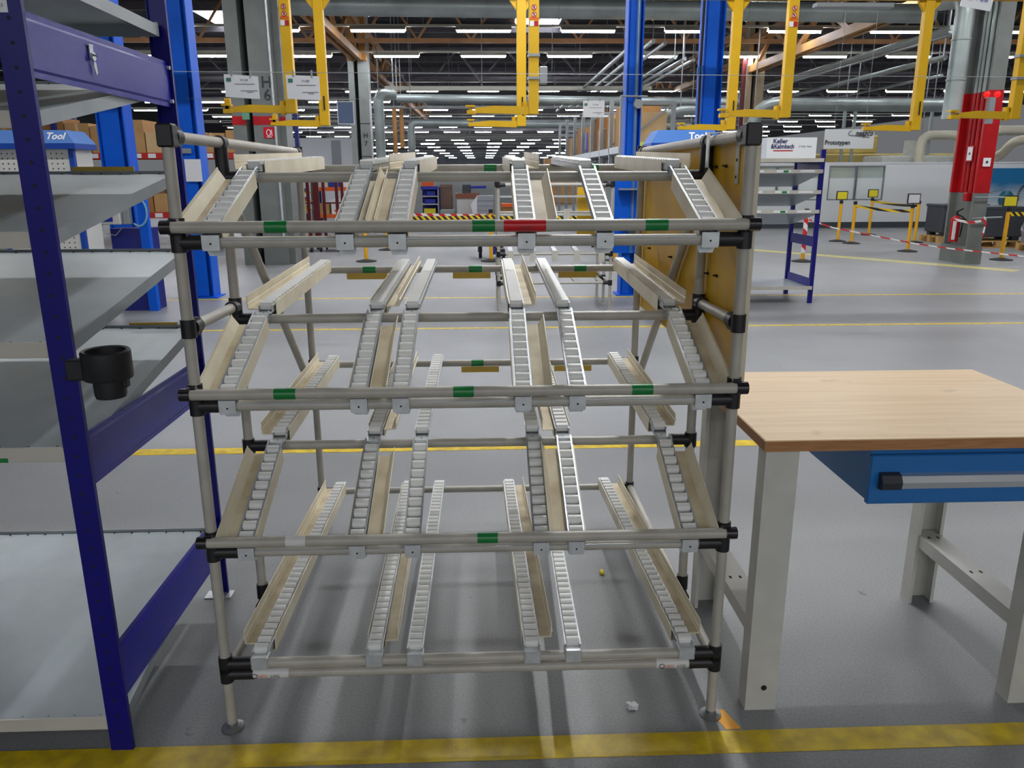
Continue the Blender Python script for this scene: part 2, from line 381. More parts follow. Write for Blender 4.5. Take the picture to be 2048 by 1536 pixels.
for (zs, zc, zm, zb), tp in zip(LEV, TAPES):
    sb = pipe('stop_bar', (-.742, YS, zs), (.645, YS, zs))
    for a, b in ((-.764, -.738), (.641, .670)): part('end_cap', MB().cyl((a, YS, zs), (b, YS, zs), .0165, 20), M_cap, sb)
    for X in (XL, XR): joint(MB().cyl((X, YF, zs - .02), (X, YF, zs + .02), .0185, 18).bbox((X - .014, YS - .004, zs - .018), (X + .014, YF, zs + .018), .004), 'clip_joint')
    for a, b, k in tp:
        t = part('tape_band', MB().cyl((a, YS, zs), (b, YS, zs), PR + .0006, 20, caps=False), (M_green, M_red, M_wtape)[k], sb, label=('green tape band', 'red tape band with written number', 'white tape band')[k])
        if k == 1: text('marking', '25.34', .011, (.098, YS - PR - .0008, zs - .005), M_ink, sb, shear=.3)
    pipe('carry_bar', (XL + .02, YF, zc), (XR - .02, YF, zc)); end_joints(YF, zc, .068)
    # the ribbed edge that runs along the top of the carrying bar
    part('bar_rib', MB().box((XL + .07, YF - .013, zc + .006), (XR - .07, YF - .0155, zc + .0085)), M_track, rack)
    pipe('mid_bar', (XL + .02, YM, zm), (XR - .02, YM, zm)); end_joints(YM, zm, .060)
    pipe('rear_bar', (XL + .02, YB, zb), (XR - .02, YB, zb)); end_joints(YB, zb, .050)
for z in (.211, .178):
    pipe('front_bar', (XL + .02, YF, z), (XR - .02, YF, z)); end_joints(YF, z, .075)
pipe('rear_bar', (XL + .02, YB, .165), (XR - .02, YB, .165)); end_joints(YB, .165, .05)
# coloured bands and yellow label strips on the rear bars
for zb, gs, ys in ((1.557, ((-.39, -.34), (.004, .055), (.43, .469)), ()), (1.150, ((-.503, -.450), (-.064, -.009), (.376, .427)), ((-.569, -.401), (-.131, .026), (.309, .470))),
                   (.747, ((-.060, -.008),), ((-.47, -.37), (-.103, .058), (.296, .457)))):
    for a, b in gs: part('tape_band', MB().cyl((a, YB, zb), (b, YB, zb), PR + .0006, 18, caps=False), M_green, rack, label='green tape band on the rear bar')
    for a, b in ys: part('label_strip', MB().box((a, YB - .0165, zb - .037), (b, YB - .0145, zb - .012)), M_ytag, rack, label='yellow label strip')
# maker's stickers on the lowest bar
def sticker(x0, x1):
    mb = MB(); z = .178; n = 8; pts = []
    for k in range(n + 1):
        a = PI * (.5 + .92 * (k / n - .5)); pts.append((-math.sin(a) * (PR + .0007), -math.cos(a) * (PR + .0007)))
    for k in range(n):
        (y0, z0), (y1, z1) = pts[k], pts[k + 1]
        mb.add([(x0, YF + y0, z + z0), (x1, YF + y0, z + z0), (x1, YF + y1, z + z1), (x0, YF + y1, z + z1)], [(0, 1, 2, 3)], True)
    st = part('sticker', mb, M_wtape, rack, label='white maker sticker with hexagon sign')
    hx = MB(); cx = x0 + .015
    for k in range(6):
        a, b = PI / 6 + k * PI / 3, PI / 6 + (k + 1) * PI / 3
        hx.bar((cx + .0075 * math.cos(a), YF - PR - .0013, z - .001 + .0075 * math.sin(a)), (cx + .0075 * math.cos(b), YF - PR - .0013, z - .001 + .0075 * math.sin(b)), .0016, .0008, (0, 1, 0))
    part('hexagon_sign', hx, M_ink, st)
    text('lettering', 'NEO', .012, (cx + .010, YF - PR - .0014, z - .002), M_orange, st, align='LEFT')
    text('lettering', 'LOG', .012, (cx + .044, YF - PR - .0014, z - .002), M_ink, st, align='LEFT')
sticker(-.671, -.562); sticker(.476, .583)

# roller tracks ---------------------------------------------------------------
PITCH, RR, RW = .0352, .0148, .0362
ROLLER = MB().cyl((-RW/2, 0, 0), (RW/2, 0, 0), RR, 12).mesh('roller'); ROLLER.materials.append(M_roller)
rest = MB(); n_rollers = 0
def track(A, B, guide, front_n=0, ga=.10, gb=1.0, lipside=True, clampA='hook', clampB='plate'):
    """A front end, B rear end (on top of the bars); guide -1 left, 1 right, 0 none"""
    global n_rollers
    A, B = Vector(A), Vector(B); d = B - A; ln = d.length; t = d.normalized(); s = Vector((1, 0, 0)); s = (s - t * s.dot(t)).normalized(); n = s.cross(t)
    hw = .0195; h = .026 if clampB == 'plate' else .019
    U = [(-hw - .004, h), (-hw, h), (-hw, 0), (hw, 0), (hw, h), (hw + .004, h)]
    tr = part('roller_track', MB().sheet(U, .0018, A, s, n, d), M_track, rack)
    axles = MB()
    k0 = .022; k1 = .038 if clampB == 'plate' else .022; cnt = int((ln - k0 - k1) / PITCH) + 1; step = (ln - k0 - k1) / (cnt - 1)
    for k in range(cnt):
        p = A + t * (k0 + k * step) + n * .0165
        if k < front_n and n_rollers < 300:
            o = inst('roller', ROLLER, p, tr); n_rollers += 1
        else: rest.cyl(p - s * RW / 2, p + s * RW / 2, RR, 8)
        axles.cyl(p - s * (hw + .0015), p + s * (hw + .0015), .0022, 5)
    part('axle_row', axles, M_clamp, tr, 'stuff')
    if guide:
        g = guide
        if clampB == 'plate': prof = [(-g * .0250, .028), (-g * .0250, -.016), (g * .0240, -.016), (g * .0240, .006), (g * .058, .006), (g * .0725, .034), (g * .0735, .042)]
        else: prof = [(-g * .0250, .028), (-g * .0250, -.016), (g * .0240, -.016), (g * .0240, .004), (g * .060, .004), (g * .061, .020), (g * .0635, .0225), (g * .061, .025), (g * .061, .046)]
        a, b = A + t * (ln * (1 - gb)) , A + t * (ln * (1 - ga))
        fz = .0075 if clampB == 'plate' else .0055
        part('guide_floor', MB().sheet([(g * .0255, fz), (g * .0565, fz)], .0008, a + (b - a) * .004, s, n, (b - a) * .992), M_dust, tr, label='dusty floor of the guide')
        part('guide_profile', MB().sheet(prof, .0022, a, s, n, b - a), M_guide, tr)
    # clamps on the bars
    x = (A.x + B.x) / 2
    if clampA == 'hook':
        z, y = A.z - .014, YF; m = MB()
        m.box((A.x - .0212, y - .020, z + .0145), (A.x + .0212, y + .022, z + .0165)).box((A.x - .0212, y - .0205, z - .010), (A.x + .0212, y - .0185, z + .0165))
        m.prism([(-.0212, -.010), (.0212, -.010), (.0212, -.015), (.019, -.0205), (-.019, -.0205), (-.0212, -.015)], (A.x, y - .0205, z), (1, 0, 0), (0, 0, 1), (0, .002, 0))
        part('track_clamp', m, M_clamp, tr)
        part('track_bracket', MB().prism([(-.0212, .012), (.0212, .012), (.0212, -.026), (.017, -.036), (-.017, -.036), (-.0212, -.026)], (A.x, y + .0165, z), (1, 0, 0), (0, 0, 1), (0, .003, 0)), M_clamp, tr)
        part('screw', MB().cyl((A.x, y - .0215, z - .004), (A.x, y - .0195, z - .004), .0026, 8).cyl((A.x, y - .004, z + .0165), (A.x, y - .004, z + .0175), .0022, 8), M_dark, tr)
    elif clampA == 'low':
        z, y = A.z - .014, YF
        part('track_clamp', MB().bbox((A.x - .0235, y - .019, z - .014), (A.x + .0235, y + .022, z + .024), .003), M_clamp, tr)
    if clampB == 'plate':
        z, y = B.z - .014, B.y
        part('track_clamp', MB().box((B.x - .0225, YM - .026, z + .0275), (B.x + .0225, YM + .017, z + .0295)).box((B.x - .0225, YM - .028, z + .012), (B.x + .0225, YM - .026, z + .0295)), M_clamp, tr)
        part('screw', MB().cyl((B.x, YM - .006, z + .0295), (B.x, YM - .006, z + .0305), .0022, 8), M_dark, tr)
    elif clampB == 'high':
        z, y = B.z - .014, B.y
        part('track_clamp', MB().bbox((B.x - .0225, y - .019, z - .016), (B.x + .0225, y + .018, z + .034), .003), M_clamp, tr)
    return tr
TX = ((( -.655, -.335, -.209, .104, .296, .555), (-1, 1, -1, 1, 0, 1)),
      (( -.655, -.324, -.217, .096, .236, .562), (-1, 1, 0, 1, 0, 1)),
      (( -.645, -.350, -.202, .145, .240, .550), (-1, 1, 0, 0, -1, 1)))
for (zs, zc, zm, zb), (xs, gs) in zip(LEV, TX):
    for x, g in zip(xs, gs):
        track((x, YF - .006, zc + .016), (x, YM - .016, zm + .004), g, front_n=12, ga=.11 if g != 1 else .15, gb=1.0, clampB='plate')
        track((x, YM + .016, zm + .017), (x, YB, zb + .016), g, 0, ga=.03, gb=.97 if g < 0 else .94, clampA='', clampB='')
for x0, x1, g in ((-.640, -.652, -1), (-.322, -.350, 1), (-.208, -.213, 0), (.122, .098, 1), (.238, .262, 0), (.560, .526, 1)):
    track((x0, YF, .225), (x1, YB, .184), g, front_n=14, ga=.02, gb=.95, clampA='low', clampB='high')
part('roller_bed', rest, M_roller, rack, 'stuff')

# yellow side board with its edge strip, pins and hangers
bd = part('side_board', MB().box((.664, 1.985, .985), (.678, YB + .05, 1.636)), M_panel, rack, label='yellow side board')
part('board_edge', MB().bbox((.663, 1.972, .983), (.680, 1.9855, 1.640), .002).box((.678, 1.985, .985), (.681, YB + .05, 1.636)), M_panedge, bd)
pins = ((2.281, 1.549), (2.192, 1.55), (2.645, 1.552), (3.141, 1.244), (2.779, 1.246), (2.308, 1.245), (2.218, 1.249))
for y, z in pins: part('board_pin', MB().cyl((.664, y, z), (.650, y, z + .002), .005, 10, .0015), M_dark, bd)
part('hanger_plate', MB().bbox((.6595, 2.083, 1.505), (.6635, 2.108, 1.612), .001), M_benchgrey, bd, label='flat grey hanger plate')
part('hanger_screw', MB().cyl((.658, 2.095, 1.522), (.6600, 2.095, 1.522), .004, 10).cyl((.658, 2.095, 1.565), (.6600, 2.095, 1.565), .004, 10), M_dark, bd)
part('hanger_hook', MB().sheet([(-.024, -.075), (-.024, .017), (.018, .017), (.018, -.02)], .003, (.645, 2.225, 1.622), (1, 0, 0), (0, 0, 1), (0, .026, 0)), M_clamp, bd, label='bent light grey hook over the top rail')

# ------------------------------------------------------------------ workbench
BX0, BX1, BY0, BY1, BZ = .735, 1.745, 1.932, 2.672, .850
bench = thing('workbench', 'grey steel workbench with pale wooden top and blue drawer', 'workbench', ((BX0 + BX1) / 2, 2.30, 0))
def wood():
    m = bpy.data.materials.new('beech_top'); m.use_nodes = True; nt = m.node_tree; b = nt.nodes['Principled BSDF']; N = nt.nodes.new; L = nt.links.new
    tc = N('ShaderNodeTexCoord'); mp = N('ShaderNodeMapping'); mp.inputs['Scale'].default_value = (1.2, 26, 26); L(tc.outputs['Object'], mp.inputs[0])
    n1 = N('ShaderNodeTexNoise'); n1.inputs['Scale'].default_value = 2.2; n1.inputs['Detail'].default_value = 6; L(mp.outputs[0], n1.inputs['Vector'])
    r = N('ShaderNodeValToRGB'); e = r.color_ramp.elements; e[0].position = .3; e[0].color = s2l((206, 176, 134)); e[1].position = .7; e[1].color = s2l((220, 194, 156)); L(n1.outputs['Fac'], r.inputs[0])
    n2 = N('ShaderNodeTexNoise'); n2.inputs['Scale'].default_value = 7; n2.inputs['Detail'].default_value = 5; L(tc.outputs['Object'], n2.inputs['Vector'])
    r2 = N('ShaderNodeValToRGB'); r2.color_ramp.elements[0].position = .27; r2.color_ramp.elements[0].color = (.5, .47, .44, 1); r2.color_ramp.elements[1].position = .36; r2.color_ramp.elements[1].color = (1, 1, 1, 1); L(n2.outputs['Fac'], r2.inputs[0])
    mx = N('ShaderNodeMix'); mx.data_type = 'RGBA'; mx.blend_type = 'MULTIPLY'; mx.inputs[0].default_value = .45; L(r.outputs[0], mx.inputs[6]); L(r2.outputs[0], mx.inputs[7]); L(mx.outputs[2], b.inputs['Base Color'])
    b.inputs['Roughness'].default_value = .45
    return m
M_beech = wood(); M_beechedge = mat('beech_edge', (176, 126, 78), .5, rgb2=(156, 106, 62), scale=14, stretch=(1, 20, 20))
tp = part('bench_top', MB().bbox((BX0, BY0, BZ - .032), (BX1, BY1, BZ), .003), M_beech, bench, label='pale beech bench top')
ed = MB(); e_ = .0006
ed.box((BX0 + .002, BY0 - e_, BZ - .030), (BX1 - .002, BY0 + .001, BZ - .002)).box((BX0 - e_, BY0 + .002, BZ - .030), (BX0 + .001, BY1 - .002, BZ - .002)).box((BX1 - .001, BY0 + .002, BZ - .030), (BX1 + e_, BY1 - .002, BZ - .002))
part('top_edging', ed, M_beechedge, tp, label='brown sealed edge')
for xc in (.797, 1.590):
    for yc, o in ((1.965, 1), (2.585, -1)):
        U = [(-.044, o * .052), (-.044, 0), (.044, 0), (.044, o * .052)]
        lg = part('leg', MB().sheet([(-.034, o * .055), (-.044, o * .055), (-.044, 0), (.044, 0), (.044, o * .055), (.034, o * .055)], .003, (xc, yc, 0), (1, 0, 0), (0, 1, 0), (0, 0, BZ - .033)), M_benchgrey, bench)
        hl = MB()
        if o > 0: hl.cyl((xc + .006, yc - .0030, .075), (xc + .006, yc - .0008, .075), .0085, 14)
        else:
            for k in range(20): hl.box((xc - .0425, yc - .030, .06 + k * .035), (xc - .0415, yc - .024, .075 + k * .035))
        part('leg_hole', hl, M_dark, lg)
    st = part('stretcher', MB().sheet([(-.038, -.045), (-.038, 0), (.038, 0), (.038, -.045)], .0025, (xc, 1.985, .272), (1, 0, 0), (0, 0, 1), (0, .585, 0)), M_benchgrey, bench)
    part('slot', MB().box((xc - .02, 2.50, .2728), (xc - .012, 2.515, .2738)).box((xc + .012, 2.50, .2728), (xc + .02, 2.515, .2738)).box((xc - .02, 2.25, .2728), (xc - .012, 2.265, .2738)).box((xc + .012, 2.25, .2728), (xc + .02, 2.265, .2738)), M_dark, st)
part('under_frame', MB().box((.80, 2.03, BZ - .060), (1.64, 2.06, BZ - .033)).box((.80, 2.53, BZ - .060), (1.64, 2.56, BZ - .033)), M_benchgrey, bench)
dc = part('drawer_case', MB().box((1.050, 1.985, .655), (1.535, 2.56, .812)), M_drawer, bench, label='blue drawer case')
part('drawer_front', MB().bbox((1.045, 1.968, .648), (1.540, 1.986, .790), .003), M_drawer, dc)
part('handle', MB().prism([(0, 0), (-.022, .004), (-.026, .022), (-.016, .038), (0, .042)], (1.125, 1.969, .697), (0, 1, 0), (0, 0, 1), (.36, 0, 0)), M_alu, dc, label='long aluminium handle')
for x0, x1 in ((1.070, 1.125), (1.485, 1.525)):
    part('handle_end', MB().prism([(0, -.003), (-.024, .002), (-.028, .022), (-.017, .041), (0, .046)], (x0, 1.969, .697), (0, 1, 0), (0, 0, 1), (x1 - x0, 0, 0)), M_grip, dc, label='dark plastic handle end')

# ------------------------------------------------------------------ blue shelving unit on the left
SX0, SX1 = -2.06, -.985
shelf = thing('shelving_unit', 'dark blue shelving unit with sloping galvanised trays', 'shelving unit', (-1.5, 2.27, 0))
for x0, x1, s in ((-1.042, SX1, 1), (SX0, SX0 + .057, -1)):
    for y0, o in ((1.868, 1), (2.712, -1)):
        U = [(x0, o * .011), (x0, 0), (x1, 0), (x1, o * .011)]
        up = part('upright', MB().sheet(U, .003, (0, y0, 0), (1, 0, 0), (0, 1, 0), (0, 0, 2.25)), M_shelfblue, shelf)
        hl = MB(); xm = (x0 + x1) / 2
        for k in range(41): hl.cyl((xm, y0 - o * .0026, .06 + k * .05), (xm, y0 - o * .0012, .06 + k * .05), .0042, 8)
        part('hole_row', hl, M_dark, up, 'stuff')
        if o < 0: part('foot_plate', MB().box((x0 - .02, y0 - .045, 0), (x1 + .02, y0 + .01, .004)), M_clamp, up)
    xp = x1 - .012 if s > 0 else x0 + .012
    for z0, z1 in ((1.744, 1.878), (.775, .912), (.155, .310)):
        part('side_panel', MB().sheet([(-.016 * s, .006), (0, .0), (0, .012), (.003 * s, .018), (.003 * s, z1 - z0 - .018), (0, z1 - z0 - .012), (0, z1 - z0), (-.016 * s, z1 - z0 - .006)], .0022, (xp, 1.874, z0), (1, 0, 0), (0, 0, 1), (0, .835, 0)), M_shelfpan, shelf)
    bl = MB()
    for z in (1.76, 1.86): bl.cyl((xp, 2.69, z), (xp + .012 * s, 2.69, z), .006, 8)
    part('bolt', bl, M_clamp, shelf)
def tray(zf, zb, tag=None, lip=.034):
    yf, yb = 1.878, 2.686; x0, x1 = SX0 + .03, SX1 - .022
    f = lambda y: zf + (zb - zf) * (y - yf) / (yb - yf)
    m = MB(); T = .002
    m.add([(x0, yf, zf), (x1, yf, zf), (x1, yb, zb), (x0, yb, zb), (x0, yf, zf - T), (x1, yf, zf - T), (x1, yb, zb - T), (x0, yb, zb - T)], [(0, 1, 2, 3), (7, 6, 5, 4), (0, 4, 5, 1), (2, 6, 7, 3)])
    for x in (x0, x1):     # folded side flanges
        m.add([(x, yf, zf), (x, yb, zb), (x, yb, zb - .034), (x, yf, zf - .034), (x + .002, yf, zf), (x + .002, yb, zb), (x + .002, yb, zb - .034), (x + .002, yf, zf - .034)], [(0, 1, 2, 3), (7, 6, 5, 4), (0, 4, 5, 1), (3, 2, 6, 7), (0, 3, 7, 4), (1, 5, 6, 2)])
    m.box((x0, yb, zb - .034), (x1, yb + .002, zb + .008))
    t = part('shelf_tray', m, M_galv, shelf)
    part('front_lip', MB().bbox((x0, yf - .006, zf - .034), (x1, yf, zf + .004), .001), M_lip, t, label='pale label lip')
    hs = MB()
    for k in range(16): hs.cyl((x0 + .05 + k * .062, yb - .012, zb - .0015), (x0 + .05 + k * .062, yb - .012, zb + .0008), .003, 6)
    for k in range(14): hs.cyl((x0 + .05 + k * .07, yf + .012, zf), (x0 + .05 + k * .07, yf + .012, zf + .0025), .0032, 6)
    part('hole_row', hs, M_dark, t, 'stuff')
    return t
t1 = tray(.098, .272); t2 = tray(.878, 1.030); t3 = tray(1.143, 1.288); t4 = tray(1.403, 1.538); t5 = tray(1.668, 1.812); t6 = tray(1.995, 1.985)
part('label_strip', MB().box((-1.335, 2.688, 1.543), (-1.135, 2.692, 1.560)), M_ytag, t4, label='yellow label strip')
part('label_strip', MB().box((-1.215, 2.688, 1.033), (-1.055, 2.692, 1.046)), M_ytag, t2, label='yellow label strip')
part('tape_band', MB().box((-1.30, 1.8705, .845), (-1.185, 1.8718, .856)), M_green, t2, label='green tape mark')
lb = part('name_label', MB().box((-1.041, 1.8655, 1.870), (-1.012, 1.8665, 1.960)), M_paper, shelf, label='white paper label')
for z, st, sz in ((1.915, 'EC', .012), (1.900, '---', .008), (1.884, '553', .010)): text('lettering', st, sz, (-1.028, 1.8650, z), M_ink, lb)
# latch clip hanging on the upper side panel
lt = part('latch_clip', MB().box((-.9945, 2.160, 1.8485), (-.985, 2.182, 1.8515)).box((-.9900, 2.166, 1.822), (-.9875, 2.184, 1.8515)).cyl((-.990, 2.176, 1.824), (-.983, 2.176, 1.824), .0105, 14), M_clamp, shelf, label='bright metal latch with hanging tag')
part('latch_tag', MB().prism([(0, 0), (.009, -.004), (.012, -.028), (.005, -.034), (-.003, -.013)], (-.987, 2.178, 1.814), (0, 1, 0), (0, 0, 1), (.0015, 0, 0)), M_wtape, lt)
part('latch_pin', MB().cyl((-.982, 2.168, 1.827), (-.982, 2.192, 1.827), .0018, 8), M_dark, lt)
cup = thing('cup_holder', 'black plastic cup holder clipped to the blue upright', 'cup holder', (-.905, 1.85, 1.015))
part('cup', MB().lathe([(0, 1.016), (.034, 1.016), (.036, 1.024), (.037, 1.075), (.031, 1.075), (.031, 1.03), (0, 1.03)], (-.903, 1.855, 0), 32), M_cup, cup)
part('ring', MB().lathe([(.053, 1.062), (.0555, 1.066), (.0555, 1.128), (.052, 1.132), (.0455, 1.130), (.0455, 1.072), (.036, 1.066)], (-.903, 1.855, 0), 40), M_cup, cup)
part('bracket', MB().bbox((-.990, 1.828, 1.062), (-.945, 1.862, 1.112), .004), M_cup, cup)
part('ring_tab', MB().bbox((-.872, 1.845, 1.040), (-.858, 1.865, 1.066), .002), M_cup, cup)
# ------------------------------------------------------------------ hall columns
ORD = ('first', 'second', 'third', 'fourth', 'fifth', 'sixth', 'seventh', 'eighth', 'ninth', 'tenth', 'eleventh', 'twelfth', 'thirteenth', 'fourteenth', 'fifteenth', 'sixteenth', 'seventeenth', 'eighteenth')
def blue_column(x0, x1, y0, label, depth=.26, z1=3.75, low=0.0):
    r = thing('steel_column', label, 'column', ((x0 + x1) / 2, y0 + depth / 2, 0), 'blue steel columns of the crane gantry')
    t = .016; ym = y0 + depth / 2
    m = MB().box((x0 + .01, ym - .008, 0), (x1 - .01, ym + .008, z1)).box((x0, y0, 0), (x0 + t, y0 + depth, z1)).box((x1 - t, y0, 0), (x1, y0 + depth, z1))
    part('shaft', m, M_colblue, r)
    part('cover_plate', MB().box((x0 + .03, y0 + .03, .02), (x1 - .07, y0 + .05, z1)), M_colblue, r)
    part('base_plate', MB().box((x0 - .05, y0 - .04, 0), (x1 + .05, y0 + depth + .04, .015)), M_colblue, r)
    return r
cL = blue_column(-3.79, -3.50, 10.25, 'broad blue steel column rising behind the left front rack post')
lab = part('paper_label', MB().box((-3.700, 10.2445, 1.462), (-3.500, 10.2478, 1.730)), M_paper, cL, label='white paper label')
part('label_frame', MB().box((-3.79, 10.2440, 1.800), (-3.60, 10.2478, 1.86)), M_steel, cL)
blue_column(-4.76, -4.42, 10.35, 'leftmost blue steel column seen through the blue shelving unit')
cM = blue_column(1.765, 1.960, 10.15, 'slim blue steel column with cable duct right of the middle', .22)
part('cable_duct', MB().box((1.862, 10.115, .55), (1.905, 10.15, 3.75)), M_hoodlight, cM)
part('cable', MB().tube([(1.884, 10.105, 3.7), (1.882, 10.105, 2.2), (1.89, 10.10, 1.5), (1.88, 10.105, .6)], .006, 6), M_steel, cM)
part('cross_rod', MB().cyl((1.70, 10.09, 2.452), (2.02, 10.09, 2.445), .012, 8), M_steel, cM)
part('reel', MB().cyl((1.905, 10.05, 2.36), (1.905, 10.13, 2.36), .055, 16), M_steel, cM, label='grey cable reel')
for z in (1.34, .97): part('tool_shelf', MB().box((1.70, 9.95, z), (2.02, 10.14, z + .02)), M_steel, cM)
part('tool_back', MB().box((1.66, 10.14, .55), (2.02, 10.155, 1.72)), M_colblue, cM)
part('tool_box', MB().bbox((1.82, 9.98, .80), (1.95, 10.12, .97), .01), M_crate, cM)
part('tool_box', MB().bbox((1.955, 9.98, .83), (2.02, 10.12, .93), .01), M_orangeb, cM)
cR = blue_column(2.70, 2.945, 10.15, 'tall bright blue column behind the tool station at the right')
part('cable', MB().tube([(2.66, 10.10, 3.7), (2.655, 10.10, 2.8), (2.665, 10.10, 1.9), (2.66, 10.1, .5)], .016, 6), M_rubber, cR)
part('cable_socket', MB().bbox((2.615, 10.07, 2.69), (2.645, 10.11, 2.78), .004).bbox((2.655, 10.07, 2.71), (2.68, 10.11, 2.80), .004), M_hoodlight, cR)

def hall_column(x0, x1, y0, d, z1, label, M_grey):
    r = thing('hall_column', label, 'column', ((x0 + x1) / 2, y0 + d / 2, 0), 'grey steel columns that carry the roof')
    xa = x0 + (x1 - x0) * .34
    part('shaft', MB().box((x0, y0, 0), (xa - .03, y0 + d, z1)), M_grey, r)
    part('shaft', MB().box((xa + .09, y0, 0), (x1, y0 + d, z1)), M_grey, r)
    part('web', MB().box((xa - .04, y0 + d * .45, 0), (xa + .10, y0 + d * .6, z1)), M_dark, r)
    return r, xa
h6, xa = hall_column(-4.22, -3.46, 14.1, .62, 6.9, 'wide grey roof column marked H 6 behind the hanging cards', M_grey)
M_grey2 = mat('column_pale_grey', (158, 164, 160), .5, var=.1, scale=3)
part('shaft_side', MB().box((-3.46, 14.25, 0), (-3.36, 14.72, 6.9)), M_grey, h6)
part('side_pipe', MB().cyl((-3.50, 14.07, .4), (-3.50, 14.07, 6.8), .022, 10), M_clamp, h6)
part('red_band', MB().box((-4.223, 14.096, 2.36), (xa - .03, 14.10, 2.50)).box((xa + .09, 14.096, 2.36), (-3.457, 14.10, 2.50)).box((-3.46, 14.246, 2.36), (-3.357, 14.25, 2.50)), M_redp, h6, label='dark red painted band')
for st, z in (('H', 3.035), ('6', 2.83)): text('lettering', st, .25, (-3.60, 14.094, z), M_ink, h6, bold=.003)
hs = part('hose_sign', MB().box((-3.71, 14.090, 2.145), (-3.53, 14.095, 2.325)), M_red, h6, label='red fire hose sign')
hp = MB()
for k in range(12):
    a, b = 2*PI*k/12, 2*PI*(k+1)/12
    hp.bar((-3.625 + .035*math.cos(a), 14.087, 2.235 + .05*math.sin(a)), (-3.625 + .035*math.cos(b), 14.087, 2.235 + .05*math.sin(b)), .012, .004, (0, 1, 0))
hp.bar((-3.575, 14.087, 2.28), (-3.57, 14.087, 2.18), .012, .004, (0, 1, 0)).bar((-3.66, 14.087, 2.165), (-3.58, 14.087, 2.165), .012, .004, (0, 1, 0))
part('hose_pictogram', hp, M_paper, hs)
part('exit_sign', MB().box((-4.02, 14.0, 2.44), (-3.90, 14.02, 2.56)), mat('exit_green', (96, 150, 120), .5), h6)
h7, xa7 = hall_column(-4.17, -3.55, 26.3, .5, 6.9, 'slimmer grey roof column marked H 7 further back', M_grey2)
for st, z in (('H', 2.745), ('7', 2.50)): text('lettering', st, .20, (-3.715, 26.29, z), M_ink, h7, bold=.004)
part('column_seam', MB().box((xa7 + .09, 26.296, 3.10), (-3.55, 26.30, 3.125)).box((xa7 + .09, 26.296, 2.10), (-3.55, 26.30, 2.125)), M_ink, h7)
i7, _ = hall_column(8.42, 8.98, 26.3, .5, 6.9, 'distant beige roof column behind the right yellow crane posts', mat('column_beige', (170, 150, 120), .5, var=.1, scale=3))
part('fire_main', MB().cyl((8.25, 26.1, .5), (8.25, 26.1, 5.2), .07, 10), M_maroon, i7, label='dark red riser pipe')
# the red and grey column at the right
rc = thing('hall_column', 'tall grey roof column painted red at head height on the right', 'column', (8.55, 13.75, 0), 'grey steel columns that carry the roof')
RX0, RX1, RY0, RY1 = 8.34, 8.59, 13.42, 14.16
part('flange', MB().box((RX0, RY0, 0), (RX1, RY0 + .05, 6.9)), M_grey, rc); part('flange', MB().box((RX0, RY1 - .05, 0), (RX1, RY1, 6.9)), M_grey, rc)
part('web', MB().box((8.44, RY0 + .05, 0), (8.49, RY1 - .05, 6.9)), M_grey, rc)
part('plinth', MB().box((RX0 - .02, RY0 - .02, 0), (RX1 + .02, RY1 + .02, .30)), M_grey, rc)
rp_ = MB(); e_ = .004
for a, b in (((RX0 - e_, RY0 - e_, 1.20), (RX1 + e_, RY0 + .05 + e_, 2.85)), ((RX0 - e_, RY1 - .05 - e_, 1.20), (RX1 + e_, RY1 + e_, 2.85)), ((8.44 - e_, RY0 + .05, 1.20), (8.49 + e_, RY1 - .05, 2.85))): rp_.box(a, b)
part('red_paint', rp_, M_redp, rc, label='red painted stretch of the column')
for k, (y, r_) in enumerate(((13.62, .04), (13.76, .03), (13.86, .03))): part('conduit', MB().cyl((8.39, y, 1.22), (8.39, y, 2.84), r_, 10), M_redp, rc); part('conduit', MB().cyl((8.39, y, 2.84), (8.39, y, 6.5), r_, 10), M_duct, rc)
for y0, z0 in ((13.60, 1.72), (0, 1.62)):
    if y0: sg = part('fire_sign', MB().box((8.325, y0, z0), (8.333, y0 + .18, z0 + .26)), M_redp, rc); part('sign_face', MB().box((8.322, y0 + .02, z0 + .02), (8.326, y0 + .16, z0 + .24)), M_paper, sg); part('sign_dot', MB().cyl((8.318, y0 + .09, z0 + .13), (8.323, y0 + .09, z0 + .13), .022, 10), M_ink, sg)
    else: sg = part('fire_sign', MB().box((8.385, RY0 - .014, z0), (8.545, RY0 - .006, z0 + .17)), M_redp, rc); part('sign_face', MB().box((8.40, RY0 - .018, z0 + .015), (8.53, RY0 - .013, z0 + .155)), M_paper, sg); part('sign_dot', MB().cyl((8.465, RY0 - .022, z0 + .085), (8.465, RY0 - .017, z0 + .085), .022, 10), M_ink, sg)
part('hose_box', MB().bbox((8.29, 13.56, 1.06), (8.42, 13.66, 1.20), .01), M_redp, rc)
part('bracket_rod', MB().cyl((8.33, 13.38, 1.13), (8.86, 13.38, 1.13), .012, 8).cyl((8.33, 13.36, .78), (8.84, 13.36, .80), .014, 8), M_steel, rc)
for x in (8.10, 8.27): part('alarm_lamp', MB().sphere((x, 13.08, 2.752), .045, 12, 7), M_alarm, rc, label='glowing red alarm lamp')
part('lamp_bracket', MB().bar((8.10, 13.12, 2.70), (8.27, 13.12, 2.70), .03, .02).bar((8.19, 13.12, 2.70), (8.40, 13.45, 2.70), .03, .02).bar((8.02, 13.1, 2.40), (8.30, 13.1, 2.42), .02, .02).box((8.15, 13.05, 2.30), (8.24, 13.13, 2.70)), M_steel, rc)
ex = thing('fire_extinguisher', 'red fire extinguisher strapped to the grey column foot', 'fire extinguisher', (8.31, 13.74, .30))
ax = Vector((.02, 0, 1)).normalized(); b0 = Vector((8.27, 13.74, .36))
